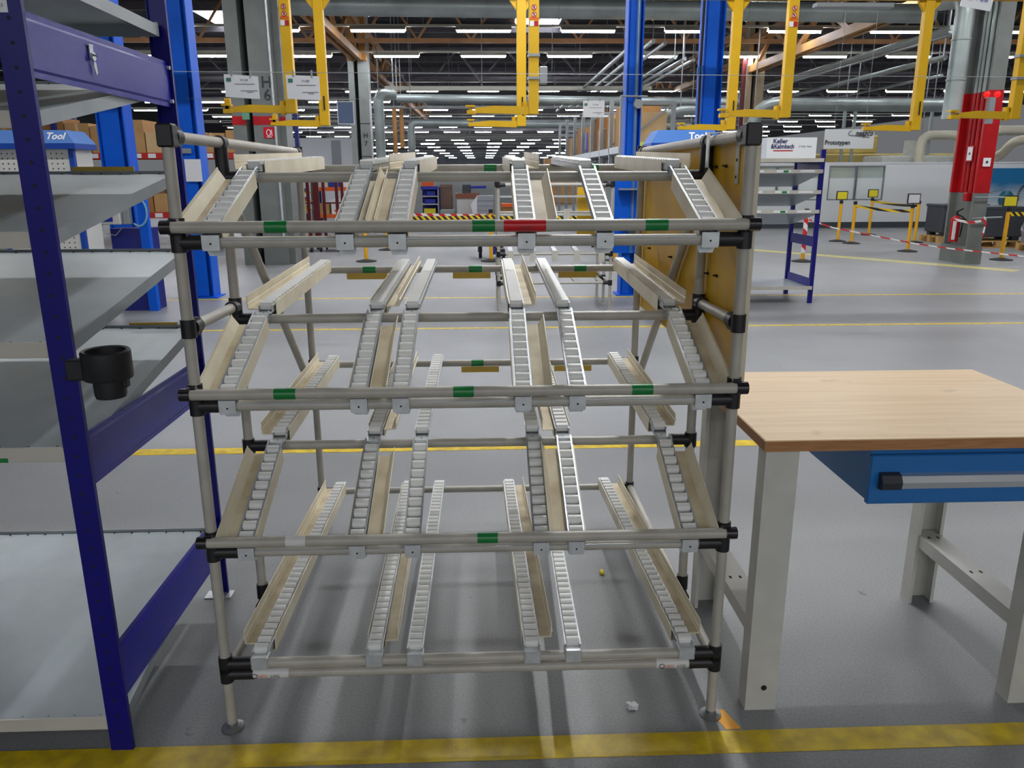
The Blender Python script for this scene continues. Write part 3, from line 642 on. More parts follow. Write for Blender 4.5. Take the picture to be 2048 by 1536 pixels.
part('cylinder', MB().cyl(b0, b0 + ax * .40, .075, 18).cyl(b0 + ax * .40, b0 + ax * .45, .075, 18, .03), M_redp, ex); part('valve', MB().cyl(b0 + ax * .45, b0 + ax * .53, .02, 10).bar(b0 + ax * .52, b0 + ax * .55 + Vector((.1, 0, .02)), .02, .02), M_rubber, ex)
part('instruction_label', MB().box((8.20, 13.665, .40), (8.25, 13.68, .72)), M_paper, ex); part('wall_hook', MB().box((8.31, 13.72, .70), (8.45, 13.76, .76)), M_rubber, ex); part('hose', MB().tube([b0 + ax * .48, b0 + Vector((.12, -.02, .42)), b0 + Vector((.11, -.03, .25)), b0 + Vector((.10, -.02, .08))], .012, 6), M_rubber, ex)

# ------------------------------------------------------------------ yellow hoist gantry
for y, lb in ((7.1, 'yellow overhead gantry beam that holds the nearer crane arms'), (9.0, 'yellow overhead gantry beam that holds the farther crane arms')):
    g = thing('gantry_beam', lb, 'crane beam', (0, y, 3.30), 'yellow gantry beams')
    part('beam', MB().box((-9, y - .06, 3.32), (9, y + .06, 3.34)).box((-9, y - .06, 3.46), (9, y + .06, 3.48)).box((-9, y - .01, 3.34), (9, y + .01, 3.46)), M_yel, g)
    for x in (-4.6, 2.82): part('hanger', MB().bar((x, y, 3.48), (x, y, 6.9), .06, .06), M_yel, g)
def crane_arm(x, y, z0, label, near, tab=False):
    r = thing('hanging_crane', label, 'hanging crane', (x, y, z0), 'yellow hanging cranes over the aisle')
    w, d = (.085, .07) if near else (.10, .08)
    part('post', MB().bbox((x - w/2, y - d/2, z0), (x + w/2, y + d/2, 3.32), .004), M_yel, r)
    part('arm', MB().prism([(0, .0), (-.46, .012), (-.46, .052), (-.30, .07), (0, .062)], (x - w/2, y - .025, z0 - (.0 if near else .01)), (1, 0, 0), (0, 0, 1), (0, .05, 0)), M_yel, r)
    part('arm_joint', MB().cyl((x - w/2 - .03, y, z0 - .012), (x - w/2 - .03, y, z0 + .10), .026, 12), M_yel, r)
    part('arm_end', MB().bbox((x - w/2 - .53, y - .03, z0 + .0), (x - w/2 - .45, y + .03, z0 + .035), .003).box((x - w/2 - .54, y - .035, z0 + .06), (x - w/2 - .46, y + .035, z0 + .075)).box((x - w/2 - .51, y - .02, z0 + .03), (x - w/2 - .48, y + .02, z0 + .06)), M_yel, r)
    if tab: part('arm_tab', MB().bbox((x - .56, y - .02, z0), (x - .51, y + .02, z0 + .12), .003), M_yel, r)
    if near:
        for z in (2.870, 2.815):
            st = part('round_sticker', MB().cyl((x, y - d/2 - .002, z), (x, y - d/2, z), .021, 18), M_paper, r, label='round prohibition sticker'); rg = MB()
            for k in range(12):
                a, b = 2*PI*k/12, 2*PI*(k+1)/12
                rg.bar((x + .019*math.cos(a), y - d/2 - .003, z + .019*math.sin(a)), (x + .019*math.cos(b), y - d/2 - .003, z + .019*math.sin(b)), .005, .002, (0, 1, 0))
            rg.bar((x - .013, y - d/2 - .003, z + .013), (x + .013, y - d/2 - .003, z - .013), .005, .002, (0, 1, 0))
            part('sticker_ring', rg, M_red, st); part('sticker_figure', MB().box((x - .006, y - d/2 - .0028, z - .01), (x + .006, y - d/2 - .002, z + .01)), M_ink, st)
        part('red_sticker', MB().box((x, y - d/2 - .002, 2.725), (x + .035, y - d/2, 2.765)), M_redp, r); part('white_sticker', MB().box((x - .035, y - d/2 - .002, 2.725), (x, y - d/2, 2.765)), M_paper, r)
        part('orange_sticker', MB().box((x - .036, y - d/2 - .0015, 2.775), (x + .036, y - d/2, 2.795)), M_orangeb, r)
    else:
        for q in (-1, 1): part('knee_plate', MB().prism([(0, 0), (.07, .09), (.07, .12), (0, .12)], (x + q * w/2, y - .02, 3.20), (q, 0, 0), (0, 0, 1), (0, .04, 0)), M_yel, r)
        part('hook', MB().cyl((x + .01, y - .05, z0 + .16), (x + .01, y - .045, z0 + .30), .008, 8), M_rubber, r)
    return r
crane_arm(-1.615, 7.1, 2.04, 'yellow hanging crane with stickers left of the blue hanging card', True, True)
crane_arm(-1.70, 9.0, 2.05, 'plain yellow hanging crane beside the grey blue card', False, True)
a3 = crane_arm(.44, 7.1, 2.03, 'yellow hanging crane with two grey clips in the middle', True)
crane_arm(.425, 9.0, 2.04, 'slim plain yellow hanging crane in the middle', False)
crane_arm(2.625, 7.1, 2.00, 'yellow hanging crane with stickers right of the tall blue column', True)
crane_arm(2.73, 9.0, 2.00, 'plain yellow hanging crane close beside the tall blue column', False)
a4 = crane_arm(4.66, 7.1, 1.985, 'yellow hanging crane at the far right picture edge', True)
crane_arm(4.80, 9.0, 1.99, 'plain yellow hanging crane left of the red column', False)
for a, x in ((a3, .44), (a4, 4.66)):
    for z in (2.49, 2.31): part('cable_clip', MB().box((x - .05, 7.055, z), (x + .05, 7.14, z + .022)), M_steel, a)
part('switch_box', MB().bbox((.49, 7.12, 2.28), (.56, 7.20, 2.42), .006), M_steel, a3)
lf = thing('gantry_lamp', 'switched-off grey lamp batten under the far gantry beam', 'lamp', (4.0, 9.0, 3.24)); part('housing', MB().bbox((3.55, 8.95, 3.235), (4.40, 9.05, 3.285), .008), M_steel, lf); part('lamp_hanger', MB().box((3.7, 8.99, 3.285), (3.72, 9.01, 3.33)).box((4.2, 8.99, 3.285), (4.22, 9.01, 3.33)), M_steel, lf)

# ------------------------------------------------------------------ hanging wire, cards, signs
def wire(a, b, r, label):
    solo('suspension_wire', MB().cyl(a, b, r, 6), M_steel, label, 'wire', 'thin wires strung across the hall')
wire((-9, 6.9, 2.385), (9, 6.9, 2.285), .0022, 'thin steel wire strung across the hall holding two white cards')
wire((-3.6, 10.22, 2.435), (1.80, 10.20, 2.425), .002, 'thin wire between two blue columns holding farther cards')
def card(x0, x1, z0, z1, y, label, tilt=.0, num='271160', plain=False):
    r = thing('hanging_card', label, 'card', ((x0 + x1) / 2, y, z0), 'paper cards hanging over the aisle')
    w, h = x1 - x0, z1 - z0
    part('sheet', MB().prism([(0, 0), (w, -w * tilt), (w, h - w * tilt), (0, h)], (x0, y - .002, z0), (1, 0, 0), (0, 0, 1), (0, .003, 0)), M_paper if not plain else mat('card_slate', (84, 104, 138), .5), r)
    if plain:
        part('card_frame', MB().sheet([(0, 0), (w, 0), (w, h), (0, h), (0, 0)], .008, (x0, y - .004, z0), (1, 0, 0), (0, 0, 1), (0, .006, 0)), M_paper, r)
    else:
        part('green_square', MB().box((x0 + w * .06, y - .0035, z0 + h * .68), (x0 + w * .20, y - .002, z0 + h * .84)), mat('card_green', (60, 120, 100), .5), r)
        text('lettering', num, h * .12, (x0 + w * .58, y - .0035, z0 + h * .74), M_ink, r)
        part('text_lines', MB().box((x0 + w * .30, y - .003, z0 + h * .555), (x0 + w * .88, y - .002, z0 + h * .575)).box((x0 + w * .46, y - .003, z0 + h * .26), (x0 + w * .95, y - .002, z0 + h * .28)).box((x0 + w * .64, y - .003, z0 + h * .20), (x0 + w * .82, y - .002, z0 + h * .22)), M_ink, r)
    for q in (.2, .75): part('card_clip', MB().box((x0 + w * q, y - .004, z1 - .012 - w * q * tilt), (x0 + w * (q + .05), y + .003, z1 + .035)), M_steel, r)
    return r
card(-2.10, -1.825, 2.155, 2.330, 6.9, 'white card with green square, left one of the wire pair', .06, '271160')
card(-1.60, -1.33, 2.140, 2.325, 6.9, 'white card with green square, right one of the wire pair', .04, '271480')
card(1.245, 1.51, 2.215, 2.410, 10.2, 'white paper card hanging left of the slim blue column', 0, '271540')
card(-1.77, -1.575, 2.140, 2.400, 10.21, 'slate blue framed card hanging before column H 7', 0, plain=True)
ps = thing('hanging_sign', 'silver grey Prototypen sign hanging right of the blue shelf', 'sign', (4.08, 9.0, 1.79))
part('board', MB().box((3.80, 8.99, 1.797), (4.355, 9.005, 2.005)), mat('sign_silver', (206, 210, 212), .4), ps)
text('lettering', 'neapco', .085, (4.235, 8.985, 1.960), M_ink, ps, shear=.35, width=.20, bold=.0015)
part('swoosh', MB().tube([(4.10 + .04 * math.cos(a), 8.984, 1.955 + .035 * math.sin(a)) for a in [PI * .55 + k * .16 for k in range(12)]] + [(4.30, 8.984, 1.918)], .0025, 6), M_ink, ps)
text('lettering', 'Prototypen', .068, (3.945, 8.985, 1.862), M_ink, ps, width=.28, bold=.0012)
part('string', MB().cyl((3.90, 9.0, 2.0), (3.90, 9.0, 3.33), .002, 5).cyl((4.25, 9.0, 2.0), (4.25, 9.0, 3.33), .002, 5), M_steel, ps)
es = thing('hanging_sign', 'tilted white sign with violet number at the top right', 'sign', (4.13, 7.0, 2.83))
tr_, tu_ = Vector((.985, 0, -.145)), Vector((.145, 0, .985)); o_ = Vector((3.985, 6.98, 2.872))
part('board', MB().prism([(0, 0), (.268, 0), (.268, .20), (0, .20)], o_, tr_, tu_, (0, .004, 0)), M_white, es)
text('lettering', 'EM 36', .070, o_ + tr_ * .134 + tu_ * .085 + Vector((0, -.002, 0)), mat('violet_ink', (92, 84, 168), .6), es, tr_, tu_)
part('string', MB().cyl(o_ + tu_ * .19 + tr_ * .03, (4.0, 7.08, 3.34), .002, 5).cyl(o_ + tu_ * .19 + tr_ * .24, (4.28, 7.08, 3.34), .002, 5), M_steel, es)

# ------------------------------------------------------------------ second blue shelf (right background)
k2 = thing('shelving_unit', 'smaller dark blue shelf with white name sign beyond the workbench', 'shelving unit', (3.35, 9.65, 0))
for x in (2.72, 3.945):
    for y in (9.38, 10.16): part('upright', MB().box((x, y, 0), (x + .05, y + .035, 1.80)), M_shelfblue, k2)
    for z0, z1 in ((.20, .30), (.68, .80), (1.56, 1.70)): part('side_panel', MB().box((x + .012, 9.41, z0), (x + .02, 10.18, z1)), M_shelfpan, k2)
for zf, zb in ((.20, .20), (1.105, .93), (1.33, 1.16), (1.565, 1.40), (1.69, 1.69)):
    t = part('shelf_tray', MB().add([(2.74, 9.36, zf), (3.97, 9.36, zf), (3.97, 10.18, zb), (2.74, 10.18, zb), (2.74, 9.36, zf - .03), (3.97, 9.36, zf - .03), (3.97, 10.18, zb - .03), (2.74, 10.18, zb - .03)],
         [(0, 1, 2, 3), (7, 6, 5, 4), (0, 4, 5, 1), (1, 5, 6, 2), (2, 6, 7, 3), (3, 7, 4, 0)]), M_galv, k2)
    part('front_lip', MB().box((2.74, 9.352, zf - .03), (3.97, 9.36, zf + .012)), M_lip, t)
    if .5 < zf < 1.6:
        for x in (3.10, 3.42, 3.70): part('label_tag', MB().box((x, 9.348, zf - .022), (x + .17, 9.352, zf + .005)), M_paper, t)
        part('label_tag', MB().box((3.50, 9.346, zf - .020), (3.56, 9.3485, zf + .002)), M_green, t)
sg = thing('name_sign', 'white Keller & Kalmbach sign box standing on the blue shelf', 'sign', (3.60, 9.42, 1.69))
part('box', MB().box((3.29, 9.38, 1.690), (3.875, 9.55, 1.935)), M_white, sg)
text('lettering', 'Keller', .070, (3.445, 9.376, 1.893), mat('sign_violet', (52, 40, 110), .5), sg, bold=.0015); text('lettering', '&Kalmbach', .070, (3.475, 9.376, 1.835), MATS['sign_violet'], sg, width=.27, bold=.0015)
part('red_rule', MB().box((3.37, 9.377, 1.782), (3.60, 9.379, 1.794)), M_red, sg); text('lettering', 'C-Teile  Rack', .028, (3.74, 9.376, 1.835), M_ink, sg)

# ------------------------------------------------------------------ tool stations
def tool_station(x0, x1, y0, d, label, z1, tx):
    r = thing('tool_station', label, 'tool station', ((x0 + x1) / 2, y0 + d / 2, 0), 'blue hooded tool stations')
    zb = z1 - .13
    part('hood', MB().add([(x0 - .05, y0 - .05, zb), (x1 + .05, y0 - .05, zb), (x1 + .05, y0 + d, zb), (x0 - .05, y0 + d, zb), (x0 + .04, y0 + .03, z1), (x1 - .06, y0 + .03, z1), (x1 - .06, y0 + d, z1), (x0 + .04, y0 + d, z1)],
         [(0, 3, 2, 1), (4, 5, 6, 7), (0, 1, 5, 4), (1, 2, 6, 5), (2, 3, 7, 6), (3, 0, 4, 7)]), M_hoodlight, r)
    part('hood_rim', MB().box((x0 - .052, y0 - .052, zb - .055), (x1 + .052, y0 + d, zb)), M_hood, r)
    for x in (x0, x1 - .05): part('corner_post', MB().box((x, y0, 0), (x + .05, y0 + .05, zb - .05)), M_hood, r)
    pf = part('peg_panel', MB().box((x0 + .05, y0 + .01, .12), (x1 - .05, y0 + .02, zb - .055)), M_peg, r); hl = MB()
    for i in range(int((x1 - x0 - .16) / .055)):
        for j in range(26): hl.box((x0 + .09 + i * .055, y0 + .008, .55 + j * .05), (x0 + .103 + i * .055, y0 + .010, .563 + j * .05))
    part('peg_holes', hl, M_crate, pf, 'stuff')
    part('side_panel', MB().box((x1 - .02, y0 + .05, .12), (x1 - .01, y0 + d, zb - .055)), M_peg, r)
    part('side_slats', MB().box((x1 - .01, y0 + .06, .5), (x1 - .006, y0 + d, .505)), M_steel, r)
    text('lettering', 'Tool', .11, (tx, y0 - .010, z1 - .062), M_paper, r, up=(0, .08, .13), shear=.15, bold=.003, width=.19)
    return r
tool_station(-5.0, -4.18, 8.5, .42, 'blue hooded tool station with pegboard seen between the left trays', 1.985, -4.33)
tool_station(1.80, 2.48, 8.5, .42, 'blue hooded tool station rising behind the yellow side board', 1.975, 2.24)
cp = thing('control_terminal', 'grey control box on a blue pedestal with a looped air hose', 'control box', (-4.05, 9.35, 0))
part('pedestal', MB().box((-4.28, 9.3, 0), (-3.86, 9.6, .95)), mat('pedestal_blue', (24, 30, 120), .5), cp); part('pedestal_post', MB().box((-3.93, 9.26, 0), (-3.83, 9.34, 1.42)), M_colblue, cp)
part('control_box', MB().bbox((-4.38, 9.18, 1.0), (-4.10, 9.34, 1.17), .01), M_peg, cp); part('screen', MB().box((-4.33, 9.174, 1.035), (-4.18, 9.181, 1.095)), M_bin, cp)
part('air_hose', MB().tube([(-3.97 + .10 * math.cos(a) + .06, 9.22, 1.14 + .16 * math.sin(a)) for a in [k * PI / 9 - 2.2 for k in range(15)]], .011, 7), mat('hose_blue', (120, 170, 196), .4), cp)
part('cable', MB().tube([(-4.32, 9.2, 1.0), (-4.28, 9.2, .90), (-4.18, 9.2, .88), (-4.10, 9.2, .96)], .006, 6), M_steel, cp); part('air_unit', MB().bbox((-4.08, 9.2, 1.0), (-4.0, 9.28, 1.30), .01), M_steel, cp)

# ------------------------------------------------------------------ second flow rack (centre background)
fr = thing('pipe_rack', 'slender pipe rack with sloping lower frame standing beyond the flow rack', 'pipe rack', (.8, 9.4, 0))
for x in (.165, 1.44):
    for y, z in ((8.95, 1.45), (9.45, 1.45), (10.0, 1.45)): p = part('post', MB().cyl((x, y, 0), (x, y, z), .018, 10), M_pipe, fr); part('foot', MB().cyl((x, y, 0), (x, y, .01), .03, 10), M_clamp, p)
    for z in (.33, .66, 1.42): part('side_tube', MB().cyl((x, 8.95, z), (x, 10.0, z), .014, 8), M_pipe, fr)
    for y in (8.95, 9.45, 10.0):
        for z in (.33, .66, 1.42): part('joint', MB().cyl((x, y, z - .03), (x, y, z + .03), .026, 10).cyl((x, y, z), (x + (.08 if x < 1 else -.08), y, z), .022, 10), M_joint, fr)
for y, z in ((8.95, .33), (10.0, .33), (8.95, .66), (10.0, .72), (8.95, 1.42), (10.0, 1.42), (9.45, 1.1)): part('cross_bar', MB().cyl((.165, y, z), (1.44, y, z), .014, 8), M_pipe, fr)
for x in (.30, .55, .80, 1.05, 1.33):
    part('frame_track', MB().bar((x, 8.95, .345), (x, 10.0, .345), .05, .02), M_lip, fr); part('frame_track', MB().bar((x, 8.93, .69), (x, 10.0, .75), .05, .02), M_clamp, fr)
    part('track_end', MB().box((x - .035, 8.91, .58), (x + .035, 8.93, .70)), M_lip, fr)
for x, z in ((.82, 1.16), (.98, 1.14)): part('hung_plate', MB().box((x - .035, 9.43, z - .22), (x + .04, 9.44, z)), M_lip, fr)
part('back_board', MB().box((1.17, 9.98, .75), (1.40, 10.0, 1.38)), M_panel, fr)
for z in (1.27, 1.05, .88): part('upper_track', MB().bar((.2, 9.9, z), (1.4, 9.9, z), .10, .02), M_clamp, fr)

# ------------------------------------------------------------------ stanchions, barrier belts and tapes
def stanchion(x, y, label, h=.86, sign=None):
    r = thing('stanchion', label, 'stanchion', (x, y, 0), 'yellow barrier posts on black discs')
    part('base', MB().lathe([(0, .001), (.19, .001), (.19, .014), (.06, .04), (.03, .045), (0, .045)], (x, y, 0), 20), M_rubber, r)
    part('post', MB().cyl((x, y, .03), (x, y, h), .034, 12), M_stan, r); part('head', MB().cyl((x, y, h), (x, y, h + .07), .04, 12), M_rubber, r)
    if sign:
        part('sign_frame', MB().box((x - .13, y - .012, h + .08), (x + .13, y + .012, h + .28)), M_ink, r); part('sign_card', MB().box((x - .11, y - .016, h + .10), (x + .11, y - .011, h + .26)), sign, r)
        part('sign_stem', MB().cyl((x, y, h + .05), (x, y, h + .09), .012, 8), M_rubber, r)
    return r
stanchion(-2.16, 14.58, 'yellow barrier post left of the middle, end of striped belt')
stanchion(-2.04, 16.85, 'yellow barrier post standing farther behind the left belt post')
stanchion(.13, 14.45, 'yellow barrier post in front of the black trolley wheel')
stanchion(2.40, 14.45, 'yellow barrier post hidden beside the slim blue column')
stanchion(5.73, 14.03, 'yellow barrier post wound with red white tape behind the shelf')
part('wound_tape', MB().cyl((5.73, 14.03, .15), (5.73, 14.03, .84), .038, 10), M_hazr, bpy.data.objects['stanchion.004'])
stanchion(8.24, 18.25, 'yellow barrier post with yellow sign left before the windows', sign=M_sign_y)
stanchion(8.30, 17.67, 'plain yellow barrier post next to the leftmost signed post')
stanchion(9.87, 20.1, 'yellow barrier post with yellow sign farthest back by the wall', sign=M_sign_y)
stanchion(8.56, 15.73, 'yellow barrier post with white sign nearest the grey crate', sign=M_paper)
stanchion(9.82, 17.8, 'plain yellow barrier post just behind the white signed post')
stanchion(9.39, 14.03, 'yellow barrier post with yellow sign right of the red column', sign=M_sign_y)
def belt(a, b, w, m, label, sag=.02, n=8):
    a, b = Vector(a), Vector(b); mb = MB(); d = (b - a); P = []
    for k in range(n + 1):
        t = k / n; P.append(a + d * t + Vector((0, 0, -sag * 4 * t * (1 - t))))
    nrm = Vector((-d.y, d.x, 0)).normalized() * .0012
    for k in range(n):
        p, q = P[k], P[k + 1]; h = Vector((0, 0, w / 2))
        mb.add([p - h - nrm, q - h - nrm, q + h - nrm, p + h - nrm, p - h + nrm, q - h + nrm, q + h + nrm, p + h + nrm], [(0, 1, 2, 3), (7, 6, 5, 4), (3, 2, 6, 7), (0, 4, 5, 1)])
    solo('barrier_belt', mb, m, label, 'barrier belt', 'striped belts and tapes of the barriers')
belt((-2.16, 14.55, .80), (.13, 14.42, .80), .065, M_hazy, 'yellow black striped belt across the middle aisle')
belt((.13, 14.42, .80), (2.40, 14.42, .78), .065, M_hazy, 'yellow black striped belt right of the middle barrier post')
belt((-2.9, 15.6, .86), (.13, 14.47, .82), .05, M_hazr, 'red white tape stretched just above the striped belt')
belt((8.30, 17.67, .83), (8.56, 15.73, .80), .06, M_hazy, 'yellow black belt between the signed posts at the right', .03)
belt((9.87, 20.1, .86), (9.82, 17.8, .82), .06, M_hazy, 'yellow black belt running back to the white wall', .03)
belt((9.39, 14.0, .82), (13.5, 14.0, .82), .07, M_hazy, 'yellow black belt leaving the picture at the right', .02)
tpth = [(5.77, 14.0, .74), (6.21, 14.0, .60), (6.79, 13.6, .48), (7.35, 13.3, .37), (7.86, 13.1, .30), (8.38, 12.9, .25), (8.88, 12.7, .20), (9.8, 12.4, .16)]
mb = MB()
for p, q in zip(tpth, tpth[1:]): mb.bar(p, q, .004, .022)
solo('barrier_tape', mb, M_hazr, 'long red white tape sagging low before the red column', 'barrier tape', 'striped belts and tapes of the barriers')
mb = MB()
for p, q in zip([(7.95, 13.36, .78), (8.2, 13.2, .72), (8.35, 13.15, .75), (8.45, 13.22, .80), (8.47, 13.2, .70), (8.45, 13.2, .50)], [(8.2, 13.2, .72), (8.35, 13.15, .75), (8.45, 13.22, .80), (8.47, 13.2, .70), (8.45, 13.2, .50)]): mb.bar(p, q, .006, .04)
solo('barrier_tape', mb, M_hazr, 'loose red white tape end tied around the grey column', 'barrier tape', 'striped belts and tapes of the barriers')
# ------------------------------------------------------------------ white partition wall with windows (right)
def glass():
    m = bpy.data.materials.new('frosted_pane'); m.use_nodes = True; b = m.node_tree.nodes['Principled BSDF']
    b.inputs['Base Color'].default_value = s2l((206, 222, 216)); b.inputs['Roughness'].default_value = .2; b.inputs['Alpha'].default_value = .55
    return m
M_glass = glass()
WY = 23.0
wp = MB()
for x0, x1, z0, z1 in ((5.6, 7.85, 0, 1.80), (7.85, 9.68, 0, .78), (9.68, 9.94, 0, 1.80), (9.94, 11.58, 0, .78), (11.58, 22, 0, 1.80), (7.85, 9.68, 1.75, 1.80), (9.94, 11.58, 1.75, 1.80)):
    wp.box((x0, WY, z0), (x1, WY + .12, z1))
wall_r = struct('wall_partition', wp, M_white)
struct('baseboard_partition', MB().box((5.6, WY - .015, 0), (22, WY, .16)), mat('baseboard_dark', (70, 76, 84), .6))
for n_, (x0, x1) in enumerate(((7.85, 8.45), (8.45, 9.05), (9.05, 9.68), (9.94, 10.75), (10.75, 11.58))):
    fr_ = struct('window_%d' % (n_ + 1), MB().sheet([(.02, .02), (x1 - x0 - .02, .02), (x1 - x0 - .02, .95), (.02, .95), (.02, .02)], .026, (x0, WY, .78), (1, 0, 0), (0, 0, 1), (0, .10, 0)), M_steel)
    link('pane', MB().box((x0 + .03, WY + .05, .81), (x1 - .03, WY + .056, 1.72)).mesh('pane'), M_glass, fr_)
    link('frosting', MB().box((x0 + .03, WY + .044, .81), (x1 - .03, WY + .048, 1.40)).mesh('frosting'), mat('frost_film', (232, 240, 238), .5), fr_)
struct('wall_partition_cap', MB().box((5.6, WY - .01, 1.80), (22, WY + .13, 1.84)), M_white)
def poster_mat():
    m = bpy.data.materials.new('poster_print'); m.use_nodes = True; nt = m.node_tree; b = nt.nodes['Principled BSDF']; N = nt.nodes.new; L = nt.links.new
    tc = N('ShaderNodeTexCoord'); sp = N('ShaderNodeSeparateXYZ'); L(tc.outputs['Generated'], sp.inputs[0])
    n = N('ShaderNodeTexNoise'); n.inputs['Scale'].default_value = 3.5; L(tc.outputs['Generated'], n.inputs['Vector'])
    ad = N('ShaderNodeMath'); ad.operation = 'MULTIPLY_ADD'; ad.inputs[1].default_value = .5; L(n.outputs['Fac'], ad.inputs[0]); L(sp.outputs['Z'], ad.inputs[2])
    r = N('ShaderNodeValToRGB'); e = r.color_ramp.elements; e[0].position = .45; e[0].color = s2l((226, 234, 238)); e[1].position = 1.15; e[1].color = s2l((38, 124, 178))
    L(ad.outputs[0], r.inputs[0]); L(r.outputs[0], b.inputs['Base Color']); b.inputs['Roughness'].default_value = .4
    return m
ps_ = thing('wall_poster', 'blue and white poster on the partition wall right of the red column', 'poster', (16.2, 22.95, .33))
part('print', MB().box((14.35, 22.955, .33), (18.2, 22.985, 1.66)), poster_mat(), ps_); part('poster_frame', MB().box((14.35, 22.95, .26), (18.2, 22.99, .33)), M_white, ps_)
part('printed_part', MB().lathe([(0, 0), (.17, .02), (.21, .12), (.19, .30), (.10, .40), (0, .41)], (15.20, 22.945, .62), 20), mat('poster_teal', (44, 112, 128), .4), ps_)
for k in range(9):
    a = PI * .6 + k * .2; part('printed_tooth', MB().box((15.75 + .22 * math.cos(a), 22.945, .86 + .32 * math.sin(a)), (15.83 + .22 * math.cos(a), 22.956, .885 + .32 * math.sin(a))), M_ink, ps_)
part('printed_stroke', MB().tube([(14.55, 22.952, .80), (14.7, 22.952, .98), (14.95, 22.952, 1.06), (15.1, 22.952, 1.08)], .012, 6), mat('poster_grey', (120, 150, 160), .5), ps_)

def pallet(x0, y0, label, w=1.2, d=.8):
    r = thing('pallet', label, 'pallet', (x0 + w/2, y0 + d/2, 0), 'wooden pallets on the floor')
    for k in range(5): part('top_board', MB().box((x0, y0 + k * (d - .1) / 4, .122), (x0 + w, y0 + k * (d - .1) / 4 + .1, .144)), M_wood, r)
    for x in (x0, x0 + w/2 - .07, x0 + w - .14):
        for y in (y0, y0 + d/2 - .05, y0 + d - .1): part('block', MB().box((x, y, .022), (x + .14, y + .1, .122)), M_wood, r)
    for y in (y0, y0 + d/2 - .05, y0 + d - .1): part('skid', MB().box((x0, y, 0), (x0 + w, y + .1, .022)), M_wood, r)
    return r
pallet(10.25, 17.6, 'wooden pallet under the left grey crate'); pallet(10.25, 16.35, 'wooden pallet under the right grey crate'); pallet(10.9, 15.1, 'wooden pallet under the silver wrapped load')
def crate(x0, x1, y0, y1, label):
    r = thing('grey_crate', label, 'crate', ((x0 + x1)/2, (y0 + y1)/2, .145), 'large dark grey crates on pallets')
    for x in (x0 + .05, x1 - .2):
        for y in (y0 + .04, y1 - .16): part('crate_foot', MB().box((x, y, .145), (x + .15, y + .12, .23)), M_crate, r)
    part('body', MB().bbox((x0, y0, .22), (x1, y1, .84), .02), M_crate, r); part('rim', MB().bbox((x0 - .015, y0 - .015, .79), (x1 + .015, y1 + .015, .85), .008), M_crate, r)
crate(10.32, 11.35, 17.65, 18.35, 'dark grey plastic crate left of the red column'); crate(10.33, 11.38, 16.42, 17.10, 'dark grey plastic crate right of the red column')
def wrapped(x0, x1, y0, y1):
    nx, ny, nz = 12, 8, 8; mb = MB(); rnd = random.Random(3); pts = {}
    def P(i, j, k):
        if (i, j, k) not in pts:
            f = lambda: rnd.uniform(-.03, .03)
            pts[i, j, k] = (x0 + (x1 - x0) * i / nx + f(), y0 + (y1 - y0) * j / ny + f(), .146 + .62 * k / nz + (f() if k else 0))
        return pts[i, j, k]
    def Q(*c): mb.add([P(*q) for q in c], [(0, 1, 2, 3)], False)
    for i in range(nx):
        for k in range(nz): Q((i, 0, k), (i+1, 0, k), (i+1, 0, k+1), (i, 0, k+1)); Q((i, ny, k), (i, ny, k+1), (i+1, ny, k+1), (i+1, ny, k))
        for j in range(ny): Q((i, j, nz), (i+1, j, nz), (i+1, j+1, nz), (i, j+1, nz))
    for j in range(ny):
        for k in range(nz): Q((0, j, k), (0, j, k+1), (0, j+1, k+1), (0, j+1, k)); Q((nx, j, k), (nx, j+1, k), (nx, j+1, k+1), (nx, j, k+1))
    return mb
solo('wrapped_load', wrapped(10.95, 12.1, 15.12, 15.88), M_silver, 'silver wrapped load on a pallet at the right edge', 'wrapped load')

# machines, pipes and yellow hall parts behind the white partition
solo('machine_housing', MB().bbox((10.2, 26.0, 0), (15.5, 28.0, 2.15), .05).bbox((11.6, 26.5, 2.15), (13.0, 27.6, 2.75), .05), mat('machine_yellow', (196, 176, 104), .6, var=.2, scale=1), 'pale yellow machine housing behind the white partition', 'machine')
solo('machine_housing', MB().bbox((6.4, 27.0, 0), (9.6, 29.0, 2.5), .05).bbox((6.9, 27.4, 2.5), (8.0, 28.6, 2.8), .04), mat('machine_ochre', (190, 160, 86), .6, var=.2, scale=1), 'ochre machine housing behind the small blue shelf', 'machine')
solo('machine_tank', MB().bbox((12.0, 24.2, 0), (14.6, 25.4, 2.05), .05).cyl((13.2, 24.8, 2.05), (13.2, 24.8, 2.5), .2, 14), mat('machine_white', (204, 208, 200), .5, var=.1), 'white machine top showing over the partition wall', 'machine')
def elbow(pts, r, label, m=None, hang=True):
    P = [Vector(p) for p in pts]; path = [P[0]]
    for k in range(1, len(P) - 1):
        a, b, c_ = P[k - 1], P[k], P[k + 1]; rr = min((b - a).length, (c_ - b).length) * .45; u, v = (a - b).normalized() * rr, (c_ - b).normalized() * rr
        for j in range(7):
            t = j / 6; path.append((b + u) * (1 - t) ** 2 + b * 2 * t * (1 - t) + (b + v) * t * t)
    path.append(P[-1])
    rt = thing('pipe_run', label, 'pipe', tuple(P[0]), 'pipes and ducts of the hall'); part('pipe_tube', MB().tube(path, r, 14), m or M_cream, rt)
    if hang: top = max(P, key=lambda q: q.z); part('hanger_rod', MB().cyl(top, (top.x, top.y, 7.0), .015, 6), M_steel, rt)
    return rt
elbow([(13.0, 23.9, 1.85), (13.0, 23.9, 2.62), (14.2, 23.9, 2.62), (14.2, 23.9, 2.0)], .13, 'cream pipe bend above the wall left of the red column')
elbow([(15.0, 23.9, 1.85), (15.0, 23.9, 2.75), (17.5, 23.9, 2.75)], .14, 'cream pipe bend above the poster')
